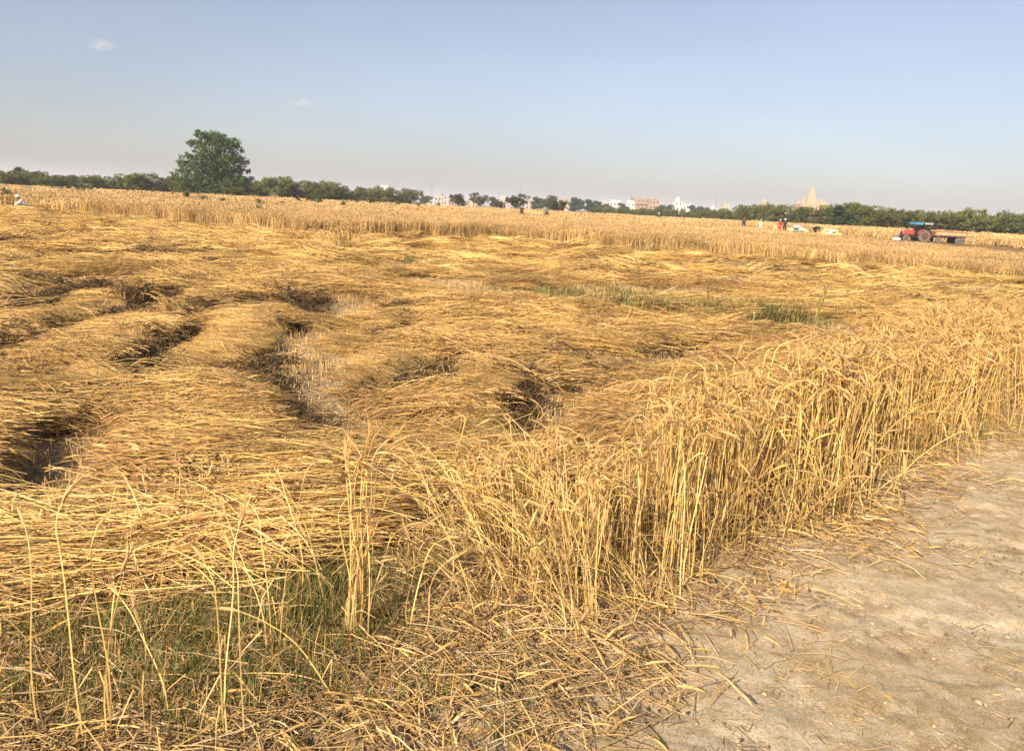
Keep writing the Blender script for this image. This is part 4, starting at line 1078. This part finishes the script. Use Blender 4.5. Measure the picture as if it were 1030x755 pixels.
# temple spire (tall carved tower)
Y = 650; k_ = Y / FPX * 1.02
M_SAND = plain("sandstone", (.55, .36, .22), .85, .15, 1.5, bump=.3)
t = empty("spire_temple", az(817, Y)); tag(t, "sandstone temple with a tall tapering spire rising over the right hedge", "temple")
z1 = 1.6 + (horizon(817) - 207) * k_                              # terrace level
m = MB(); m.box((.5, 8, z1 / 2 - .2), (23, 16, z1)); m.box((.5, 8, z1 - .1), (24, 17, .4)); bs = m.build("terrace_hall", M_SAND, t)
for i in range(8): window(bs, -9.5 + 2.85 * i, 0, z1 - 3, 1.3, 2.4, 0, M_SAND)
def shik(cx, cy, z0, W, H, nm, par, n_=14):
    m = MB(); prev = None
    for i in range(n_):
        a = i / n_; k = (1 - a) ** .8 * .82 + .18; w_ = W * k; zz = z0 + H * a
        m.box((cx, cy, zz + H / n_ * .42), (w_, w_, H / n_ * .84), taper=.95); m.box((cx, cy, zz + H / n_ * .42), (w_ * .62, w_ * 1.14, H / n_ * .86), taper=.95); m.box((cx, cy, zz + H / n_ * .42), (w_ * 1.14, w_ * .6, H / n_ * .88), taper=.95)
        m.box((cx, cy, zz + H / n_ * .92), (w_ * .9, w_ * .9, H / n_ * .2))
    sp = m.build(nm, M_SAND, par)
    m = MB(); m.lathe([(W * .06, 0), (W * .15, .02 * H), (W * .15, .05 * H), (W * .05, .07 * H), (W * .08, .1 * H), (W * .02, .16 * H)], (cx, cy, z0 + H * .985), 16, lobes=8, amp=.08); m.build("finial", M_SAND, sp)
    return sp
Ht = 1.6 + (horizon(817) - 190) * k_ - z1
m = MB(); m.box((-.5, 8, z1 + 1.2), (8.0, 8.0, 2.4)); m.box((-.5, 8, z1 + 2.5), (8.6, 8.6, .3)); m.build("sanctum", M_SAND, t)
shik(-.5, 8, z1 + 2.5, 6.6, Ht - 3.6, "spire", t)
for (x, y, w_, h) in ((-8.5, 3, 3.2, 4.6), (6.5, 3, 3.6, 4.4), (10.3, 5, 2.6, 3.2), (-4.6, 3.2, 2.4, 3.0), (3.4, 3.2, 2.4, 4.0), (-10.2, 10, 2.2, 2.8)):
    shik(x, y, z1, w_, h, "small_spire", t, 7)
t = empty("spire_temple", az(768, 640)); tag(t, "tip of a small pale orange spire just above the hedge left of the big temple", "temple")
m = MB(); m.box((0, 3, 6), (7, 6, 12.0)); hb = m.build("hall", M_SAND, t)
for i in range(2): window(hb, -1.6 + 3.2 * i, 0, 8.5, 1, 1.6, 0, M_SAND)
shik(0, 3, 12.0, 4.0, 1.6 + (horizon(768) - 201.5) * 640 / FPX * 1.02 - 12.4, "spire", t, 8)

# masts
M_STEEL = plain("galvanised_steel", (.30, .30, .31), .5, .15, 4, metal=.4)
def mast(label, px, Y, top):
    H = 1.6 + (horizon(px) - top) * Y / FPX * 1.02; t = empty("radio_mast", az(px, Y)); tag(t, label, "mast")
    for (x, y) in ((-1, -1), (1, -1), (1, 1), (-1, 1)):
        m = MB(); m.tube([(x * .9, y * .9, 0), (x * .25, y * .25, H)], [.06, .04], (1, 1, 1), 6); m.build("leg", M_STEEL, t)
    m = MB(); n_ = int(H / 2)
    for i in range(n_):
        z0, z2 = H * i / n_, H * (i + 1) / n_; a, b = .9 - .65 * z0 / H, .9 - .65 * z2 / H
        for (x, y, X, Y_) in ((-1, -1, 1, -1), (1, -1, 1, 1), (1, 1, -1, 1), (-1, 1, -1, -1)): m.tube([(x * a, y * a, z0), (X * b, Y_ * b, z2)], .035, (1, 1, 1), 4)
    m.build("bracing", M_STEEL, t)
    m = MB(); m.tube([(0, 0, H - .3), (0, 0, H + 2)], .04, (1, 1, 1), 6)
    for q in range(3): m.box((.45 * math.cos(q * 2.1), .45 * math.sin(q * 2.1), H - .8), (.25, .25, 1.6))
    m.build("antenna", M_STEEL, t)
mast("thin lattice mast faint in the haze over the left end of the town", 434, 700, 182)
mast("faint short mast over the dark tree between the acacias", 501, 700, 192)
mast("faint mast standing above the dark-trunked acacia", 522.5, 700, 190.5)
mast("tall thin mast rising beside the narrow white house", 633, 680, 195.5)
mast("thin mast over the small narrow white tower", 719, 700, 200)

# ------------------------------------------------------------------ people
def skinned(name, joints, edges, radii, m_, parent, root=0, sub=1):
    me = bpy.data.meshes.new(name); me.from_pydata([tuple(j) for j in joints], edges, [])
    me.skin_vertices.new(name="skin") if hasattr(me.skin_vertices, 'new') else None
    o = bpy.data.objects.new(name, me); COL.objects.link(o); o.parent = parent
    md = o.modifiers.new("skin", 'SKIN'); md.use_smooth_shade = True
    if not me.skin_vertices: 
        bpy.context.view_layer.update()
    for i, v in enumerate(me.skin_vertices[0].data):
        rr_ = radii[i]; v.radius = rr_ if hasattr(rr_, '__len__') else (rr_, rr_); v.use_root = (i == root)
    o.modifiers.new("sub", 'SUBSURF').levels = sub; o.modifiers["sub"].render_levels = sub
    me.materials.append(m_); return o
M_SKIN = plain("skin", (.26, .15, .095), .6, .08, 20, bump=0)
M_HAIR = plain("hair", (.02, .017, .015), .6)
def cloth(n, c): return plain(n, c, .9, .12, 14, bump=.1)
POSE = {
 'stand': dict(pel=(0, 0, .92), ch=(0, -.02, 1.32), neck=(0, -.02, 1.46), head=(0, -.05, 1.60), sh=(.19, -.01, 1.39), el=(.25, .03, 1.12), wr=(.26, -.08, .88), hp=(.10, 0, .88), kn=(.11, -.03, .48), an=(.12, .03, .08), toe=(.14, -.15, .03)),
 'bend': dict(pel=(0, .22, .86), ch=(0, -.18, .98), neck=(0, -.31, .97), head=(0, -.44, .92), sh=(.19, -.17, .97), el=(.22, -.28, .70), wr=(.12, -.42, .48), hp=(.10, .2, .82), kn=(.13, .05, .46), an=(.15, .12, .08), toe=(.17, -.05, .03)),
 'squat': dict(pel=(0, .16, .26), ch=(0, -.12, .60), neck=(0, -.20, .72), head=(0, -.29, .82), sh=(.19, -.12, .66), el=(.24, -.36, .48), wr=(.14, -.55, .30), hp=(.11, .13, .26), kn=(.20, -.24, .48), an=(.17, .02, .08), toe=(.2, -.16, .03)),
}
def person(label, p, rz, pose, shirt, lower, head_c=None, skirt=False, s=1.0):
    P = {k: Vector(v) for k, v in POSE[pose].items()}
    t = empty("person", p, rz); t.scale = (s, s, s); tag(t, label, "person")
    J, E, Rd = [], [], []
    def add(v, r, par=None):
        J.append(Vector(v)); Rd.append(r)
        if par is not None: E.append((par, len(J) - 1))
        return len(J) - 1
    def mir(v, sd): return Vector((v.x * sd, v.y, v.z))
    pel = add(P['pel'], (.14, .10)); ch = add(P['ch'], (.15, .10), pel); nk = add(P['neck'], .055, ch)
    dirh = (P['head'] - P['neck']).normalized(); h1 = add(P['neck'] + dirh * .06, .06, nk); h2 = add(P['head'], .092, h1); h3 = add(P['head'] + dirh * .07, .075, h2)
    add(P['head'] + Vector((0, -.105, -.01)), .014, h2)               # nose
    for sd in (-1, 1):
        add(P['head'] + Vector((sd * .098, .01, 0)), .018, h2)        # ears
        sh = add(mir(P['sh'], sd), .062, ch); el = add(mir(P['el'], sd), .042, sh); wr = add(mir(P['wr'], sd), .026, el)
        d = (mir(P['wr'], sd) - mir(P['el'], sd)).normalized(); pc = mir(P['wr'], sd) + d * .07; pm = add(pc, (.036, .018), wr)
        for f in range(4):
            o_ = perp(d) * (-.027 + .018 * f); L = (.06, .075, .08, .065)[f]
            a = add(pc + d * .03 + o_, .009, pm); b_ = add(pc + d * (.03 + L * .5) + o_ + Vector((0, -.008, 0)), .0085, a); add(pc + d * (.03 + L) + o_ + Vector((0, -.024, 0)), .007, b_)
        a = add(pc - d * .02 + perp(d) * -.04, .011, pm); add(pc + d * .03 + perp(d) * -.062, .009, a)
        hp = add(mir(P['hp'], sd), .085, pel); kn = add(mir(P['kn'], sd), .055, hp); an = add(mir(P['an'], sd), .036, kn); add(mir(P['toe'], sd), (.045, .025), an)
    skinned("body", J, E, Rd, M_SKIN, t)
    # shirt with sleeves
    J, E, Rd = [], [], []
    mid = P['pel'].lerp(P['ch'], .5)
    a = add(P['pel'] + (P['pel'] - P['ch']).normalized() * (.04), (.17, .135)); b_ = add(mid, (.165, .13), a); c = add(P['ch'], (.18, .13), b_); add(P['neck'] - dirh * .03, .085, c)
    for sd in (-1, 1):
        q = add(mir(P['sh'], sd), .08, c); e = add(mir(P['el'], sd), .062, q); add(mir(P['el'], sd).lerp(mir(P['wr'], sd), .6), .052, e)
    skinned("shirt", J, E, Rd, shirt, t)
    J, E, Rd = [], [], []
    a = add(P['pel'], (.165, .13))
    for sd in (-1, 1):
        q = add(mir(P['hp'], sd), .11, a); k = add(mir(P['kn'], sd), .085, q); add(mir(P['an'], sd) + Vector((0, 0, .04)), .06, k)
    skinned("trousers", J, E, Rd, lower, t)
    if skirt:
        m = MB(); z0 = P['pel'].z; m.lathe([(.19, z0 + .1), (.21, z0 - .1), (.25, z0 - .4), (.28, .12)], (0, P['pel'].y * .6, 0), 18, lobes=7, amp=.04); m.build("skirt", shirt, t, True)
    hd = P['head'] + dirh * .02
    if head_c:
        m = MB(); m.lathe([(.105, -.01), (.128, .03), (.125, .08), (.09, .125), (.02, .14)], tuple(hd + Vector((0, .012, .01))), 16, lobes=5, amp=.04); m.build("head_cloth", head_c, t, True)
    m = MB(); m.lathe([(.098, -.03), (.104, .02), (.09, .07), (.05, .10), (.01, .108)], tuple(hd + Vector((0, .018, .0))), 14); m.build("hair", M_HAIR, t, True)
C_WHITE = cloth("white_cotton", (.78, .75, .70)); C_DARK = cloth("dark_cloth", (.03, .035, .035)); C_BROWN = cloth("brown_cloth", (.10, .055, .035)); C_RED = cloth("red_cloth", (.55, .05, .06)); C_CREAM = cloth("cream_cloth", (.62, .55, .38)); C_GREY = cloth("grey_cloth", (.12, .12, .12))
seeded(1500)
q = at(25.5, 215); q.z = float(surf_z(q.x, q.y)) * .5; person("person squatting in a white shirt and white head cloth, cutting wheat at the far left", q, R(-60), 'squat', C_WHITE, C_GREY, C_WHITE, s=.92)
person("person in brown and black clothes standing in the wheat at the right hedge", az(748.5, 96), R(15), 'stand', C_BROWN, C_DARK)
person("person in pale cream clothes right of the brown-clad one", az(766, 98), R(-30), 'stand', C_CREAM, C_CREAM, C_CREAM, s=.88)
person("person in a long red dress standing beside the dark-clad one", az(785, 96), R(10), 'stand', C_RED, C_WHITE, C_CREAM, True, s=.95)
person("person in dark clothes with a white head cloth right of the red dress", az(790, 97), R(-20), 'stand', C_DARK, C_DARK, C_WHITE)
person("person in dark clothes bending over left of the sack heap", az(822, 88), R(100), 'bend', C_DARK, C_DARK, s=1.05)
person("person with a white head cloth in brown clothes before the low hedge", az(663, 118), R(0), 'stand', C_BROWN, C_BROWN, C_WHITE)
person("person in white squatting by the low hedge below the white temple", az(667.3, 112), R(40), 'bend', C_WHITE, C_WHITE, C_WHITE)
person("person in dark brown bending over far out in the wheat below the pale houses", az(604.5, 120), R(-60), 'bend', C_BROWN, C_DARK)

# ------------------------------------------------------------------ sacks and tarpaulin on the cleared land
def sack(name, label, px, Y, dims, rz, m_, z=0, group=None, tilt=0):
    p = az(px, Y); p.z = z; m = MB()
    prof = [(.02, -.5), (.30, -.49), (.44, -.40), (.5, -.2), (.5, .1), (.46, .33), (.30, .42), (.10, .46), (.16, .52)]
    m.lathe(prof, (0, 0, 0), 16, axis='X', lobes=5, amp=.04)
    o = m.build(name, m_, None, True); o.location = p + Vector((0, 0, dims[2] / 2)); o.scale = dims; o.rotation_euler = (0, tilt, rz); tag(o, label, "sack", group); return o
C_YEL = cloth("yellow_sack", (.60, .48, .22)); C_SACK = cloth("white_sack", (.60, .57, .52))
sack("grain_sack", "yellow sack lying lowest at the left end of the sack heap", 832, 86, (1.0, .6, .7), R(10), C_YEL)
sack("grain_sack", "bright white sack on the ground in the middle of the sack heap", 835.5, 85.6, (.9, .55, .55), R(-20), C_SACK)
sack("grain_sack", "white sack lying flat behind the bright one of the heap", 839, 86.4, (1.0, .6, .6), R(15), C_SACK)
sack("grain_sack", "cream sack on the ground at the right end of the sack heap", 844, 86, (1.0, .6, .55), R(-5), C_YEL)
sack("grain_sack", "yellow sack on top at the left of the sack heap", 833.5, 85.9, (.9, .55, .45), R(30), C_YEL, z=.5)
sack("grain_sack", "white sack on top in the middle of the sack heap", 837.5, 85.9, (.9, .55, .42), R(-8), C_SACK, z=.46)
sack("grain_sack", "cream sack on top at the right of the sack heap", 841.5, 86.1, (.9, .55, .40), R(12), C_YEL, z=.46)
sack("grain_sack", "pale pink-white sack leaning out of the wheat by the low hedge", 661.3, 113, (.9, .6, .8), R(5), C_SACK)
M_TARP = cloth("green_tarpaulin", (.13, .22, .15))
xs = np.linspace(-1.3, 1.3, 30); ys = np.linspace(-.9, .9, 20); TX, TY = np.meshgrid(xs, ys)
tp = grid_mesh("tarpaulin", TX, TY, .18 + .5 * np.exp(-(TX ** 2 + TY ** 2) / .9) + .12 * (fbm(TX * 2.5 + 9, TY * 2.5, 3) - .5), M_TARP); so_ = tp.modifiers.new("thick", 'SOLIDIFY'); so_.thickness = .02
tp.location = az(802, 98); tag(tp, "crumpled green tarpaulin spread under the pale bundles", "tarpaulin")
for (px, dx, lab, z, c_) in ((796, 0, "pale bundle at the left edge of the green tarpaulin", .2, C_CREAM), (803, 0, "white bundle on top of the green tarpaulin", .62, C_SACK), (808, 0, "cream bundle on the right side of the green tarpaulin", .32, C_CREAM), (811, 0, "small brownish bundle right of the green tarpaulin", .1, C_YEL)):
    sack("straw_bundle", lab, px, 97.5 + dx, (1.0, .6, .45), U(-.6, .6), c_, z)["category"] = "bundle"

# ------------------------------------------------------------------ tractor and trailer
M_RED = plain("red_paint", (.36, .06, .05), .6, .12, 3, spec=.5, bump=.02); M_TYRE = plain("tyre_rubber", (.16, .135, .11), .9, .3, 8); M_DARKM = plain("dark_metal", (.03, .03, .03), .6, .2, 5); M_BLUE = plain("blue_sheet", (.08, .24, .38), .6, .15, 4); M_GREYS = plain("grey_sheet", (.30, .31, .32), .6, .15, 4); M_YEL = plain("yellow_paint", (.50, .36, .16), .7, .15, 4); M_LAMP = plain("lamp_glass", (.7, .7, .65), .2, .05, 4)
def wheel(root, x, y, r_, w_, rim_m, nm="wheel"):
    m = MB(); n_ = 28
    prof = [(r_ * .58, -w_ / 2), (r_ * .93, -w_ / 2), (r_, -w_ * .32), (r_, w_ * .32), (r_ * .93, w_ / 2), (r_ * .58, w_ / 2)]
    m.lathe(prof, (x, y, r_), n_, axis='Y')
    for k in range(20):
        q = 2 * math.pi * k / 20
        for sd in (-1, 1):
            m.tube([(x + r_ * .99 * math.cos(q), y, r_ + r_ * .99 * math.sin(q)), (x + r_ * .99 * math.cos(q + .16), y + sd * w_ * .48, r_ + r_ * .99 * math.sin(q + .16))], r_ * .04, (1, 1, 1), 4, True)
    wh = m.build(nm, M_TYRE, root)
    m = MB(); m.lathe([(r_ * .575, -w_ * .5), (r_ * .60, -w_ * .52), (r_ * .5, -w_ * .40), (r_ * .2, -w_ * .2), (r_ * .16, -w_ * .45), (.01, -w_ * .47)], (x, y, r_), 20, axis='Y')
    m.lathe([(r_ * .01, w_ * .2), (r_ * .5, w_ * .25), (r_ * .6, w_ * .52), (r_ * .575, w_ * .5)], (x, y, r_), 20, axis='Y'); m.build("rim", rim_m, wh, True)
    return wh
TR = az(921.5, 82); t = empty("tractor", TR, R(4)); tag(t, "red farm tractor with a blue and grey canopy, facing left", "tractor")
m = MB(); m.box((-.85, 0, .98), (1.25, .56, .50), taper=.93); m.box((-1.46, 0, .95), (.12, .5, .42), taper=.9); hd = m.build("hood", M_RED, t, bevel=.05)
m = MB()
for k in range(5): m.box((-1.535, 0, .8 + .075 * k), (.02, .40, .03))
m.build("grille", M_DARKM, hd)
for y in (-.2, .2):
    m = MB(); m.lathe([(.01, -.03), (.07, -.03), (.08, 0), (.06, .03)], (-1.53, y, 1.1), 12, axis='X'); m.build("headlight", M_LAMP, t, True)
m = MB(); m.box((-.5, 0, .62), (1.9, .36, .34)); m.box((.55, 0, .68), (.8, .5, .44)); m.box((-1.3, 0, .5), (.16, 1.05, .12)); m.build("chassis", M_DARKM, t, bevel=.02)
for sd in (-1, 1):
    wheel(t, .62, sd * .68, .64, .34, M_RED, "rear_wheel"); wheel(t, -1.25, sd * .6, .36, .2, M_RED, "front_wheel")
    m = MB(); pts = [(.62 + .74 * math.cos(q), .68 * sd, .64 + .74 * math.sin(q)) for q in np.linspace(R(-5), R(165), 12)]
    m.ribbon(pts, .42, (0, 1, 0)); m.ribbon([(x, y, z - .02) for x, y, z in pts][::-1], .42, (0, 1, 0)); m.box((.72, sd * .5, 1.0), (.9, .03, .55)); m.build("fender", M_RED, t)
m = MB(); m.box((.5, 0, 1.05), (.42, .44, .12)); m.box((.72, 0, 1.28), (.1, .44, .42)); m.build("seat", M_DARKM, t, bevel=.03)
m = MB(); m.tube([(-.15, 0, 1.1), (.08, 0, 1.38)], .02, (1, 1, 1), 8); pts = [Vector((.08, 0, 1.38)) + Vector((.1 * math.cos(q), .19 * math.sin(q), .16 * math.cos(q) * -.6)) for q in np.linspace(0, 6.28, 17)]; m.tube(pts, .014, (1, 1, 1), 6); m.build("steering_wheel", M_DARKM, t, True)
m = MB(); m.tube([(-.75, .15, 1.2), (-.75, .15, 1.75)], .03, (1, 1, 1), 8, True); m.build("exhaust", M_DARKM, t, True)
for (x, y) in ((-.12, -.5), (-.12, .5), (1.05, -.5), (1.05, .5)):
    m = MB(); m.tube([(x, y, .9), (x * 1.05, y, 1.98)], .022, (1, 1, 1), 6); m.build("canopy_post", M_DARKM, t)
m = MB(); m.box((.08, 0, 2.02), (.95, 1.3, .07)); m.box((-.37, 0, 1.92), (.05, 1.3, .24)); m.box((.0, -.64, 1.92), (.75, .04, .24)); m.build("canopy", M_BLUE, t, bevel=.02)
m = MB(); m.box((1.02, 0, 2.03), (.92, 1.3, .06)); m.box((1.02, -.64, 1.93), (.9, .03, .18)); m.build("rear_canopy", M_GREYS, t, bevel=.02)
# driver
person("person in dark clothes sitting under the tractor canopy", TR + Vector((.32, .03, .74)), R(-86), 'squat', C_DARK, C_DARK, s=.85)
# trailer
M_BOARD = plain("faded_red_board", (.30, .12, .07), .8, .3, 3)
t = empty("farm_trailer", az(953, 82.6), R(4)); tag(t, "low farm trailer with red and yellow painted side boards behind the tractor", "trailer")
m = MB(); m.box((0, 0, .72), (3.5, 1.6, .10)); m.box((0, -.5, .62), (3.5, .1, .12)); m.box((0, .5, .62), (3.5, .1, .12)); m.build("bed", M_DARKM, t)
for (x, y, a, b) in ((0, -.82, 3.5, .05), (0, .82, 3.5, .05), (-1.77, 0, .05, 1.6), (1.77, 0, .05, 1.6)):
    m = MB(); m.box((x, y, 1.0), (a, b, .50)); sb = m.build("side_board", M_BOARD, t, bevel=.01)
    if y < 0:
        m = MB()
        for k in range(9): m.box((-1.5 + .375 * k, y - .032, 1.0), (.27, .02, .22 if k % 2 else .30), col=(1, 1, 1)); 
        m.build("painted_panel", M_YEL, sb)
        m = MB()
        for k in range(8): m.tube([(-1.33 + .375 * k, y - .05, .88), (-1.27 + .375 * k, y - .05, 1.12)], .02, (1, 1, 1), 5)
        m.build("painted_stripe", M_LAMP, sb)
for (x, w_) in ((-1.25, 0), (.95, 0), (1.4, 0)):
    for sd in (-1, 1): wheel(t, x, sd * .7, .33, .2, M_GREYS)
m = MB(); m.tube([(-1.7, -.4, .6), (-2.3, 0, .55), (-1.7, .4, .6)], .04, (1, 1, 1), 6); m.build("drawbar", M_DARKM, t)
xs = np.linspace(-1.7, 1.7, 40); ys = np.linspace(-.78, .78, 20); TX, TY = np.meshgrid(xs, ys)
hp = grid_mesh("straw_load", TX, TY, 1.05 + .22 * (1 - (TX / 1.75) ** 2) + .12 * (fbm(TX * 3, TY * 3, 3) - .5), M_STRAW); tag(hp, "low heap of straw carried in the farm trailer", "straw"); hp.location = t.location; hp.rotation_euler = t.rotation_euler
ca = hp.data.color_attributes.new("col", 'FLOAT_COLOR', 'POINT'); ca.data.foreach_set("color", np.tile(np.array([.55, .38, .16, 1], np.float32), len(hp.data.vertices)))
sack("grain_sack", "white sack lying on the ground just in front of the tractor", 904, 82, (.95, .5, .4), R(5), C_SACK)

# ------------------------------------------------------------------ clouds: two faint puffs
def cloud(label, px, py, wpx, hpx, dens):
    D = 9000.0; d = ray(px, py); d = d / d.y; c = Vector((0, 0, CAM_H)) + d * D
    W, H = wpx / FPX * D, hpx / FPX * D
    me = bpy.data.meshes.new("cloud"); import bmesh
    bm = bmesh.new(); bmesh.ops.create_icosphere(bm, subdivisions=4, radius=1)
    for v in bm.verts:
        k = 1 + .35 * (float(fbm(v.co.x * 1.6 + 5 + px, v.co.z * 1.6 + v.co.y, 3)) - .5); v.co = Vector((v.co.x * W / 2 * k, v.co.y * W / 2 * k, v.co.z * H / 2 * k * (1.1 if v.co.z > 0 else .7)))
    bm.to_mesh(me); bm.free()
    m = bpy.data.materials.new("cloud_vapour"); m.use_nodes = True; n = m.node_tree.nodes; l = m.node_tree.links; n.remove(n["Principled BSDF"])
    pv = n.new("ShaderNodeVolumePrincipled"); pv.inputs["Color"].default_value = (1, .97, .95, 1)
    tc = n.new("ShaderNodeTexCoord"); no = n.new("ShaderNodeTexNoise"); no.inputs["Scale"].default_value = .012; no.inputs["Detail"].default_value = 4; l.new(tc.outputs["Object"], no.inputs["Vector"])
    ln = n.new("ShaderNodeVectorMath"); ln.operation = 'MULTIPLY'; ln.inputs[1].default_value = (2 / W, 2 / W, 2 / H); l.new(tc.outputs["Object"], ln.inputs[0])
    le = n.new("ShaderNodeVectorMath"); le.operation = 'LENGTH'; l.new(ln.outputs[0], le.inputs[0])
    mr = n.new("ShaderNodeMapRange"); mr.inputs[1].default_value = 1.0; mr.inputs[2].default_value = .2; l.new(le.outputs["Value"], mr.inputs[0])
    m2 = n.new("ShaderNodeMapRange"); m2.inputs[1].default_value = .38; m2.inputs[2].default_value = .62; l.new(no.outputs[0], m2.inputs[0])
    mu = n.new("ShaderNodeMath"); mu.operation = 'MULTIPLY'; l.new(mr.outputs[0], mu.inputs[0]); l.new(m2.outputs[0], mu.inputs[1])
    m3 = n.new("ShaderNodeMath"); m3.operation = 'MULTIPLY'; m3.inputs[1].default_value = dens; l.new(mu.outputs[0], m3.inputs[0]); l.new(m3.outputs[0], pv.inputs["Density"])
    l.new(pv.outputs[0], n["Material Output"].inputs["Volume"]); me.materials.append(m)
    o = bpy.data.objects.new("cloud", me); COL.objects.link(o); o.location = c; tag(o, label, "cloud")
cloud("small faint white cloud puff high at the upper left", 102, 46, 30, 15, .0035)
cloud("fainter wispy cloud puff up to the right of the big tree", 304, 104, 32, 13, .0027)
#__NEXT__
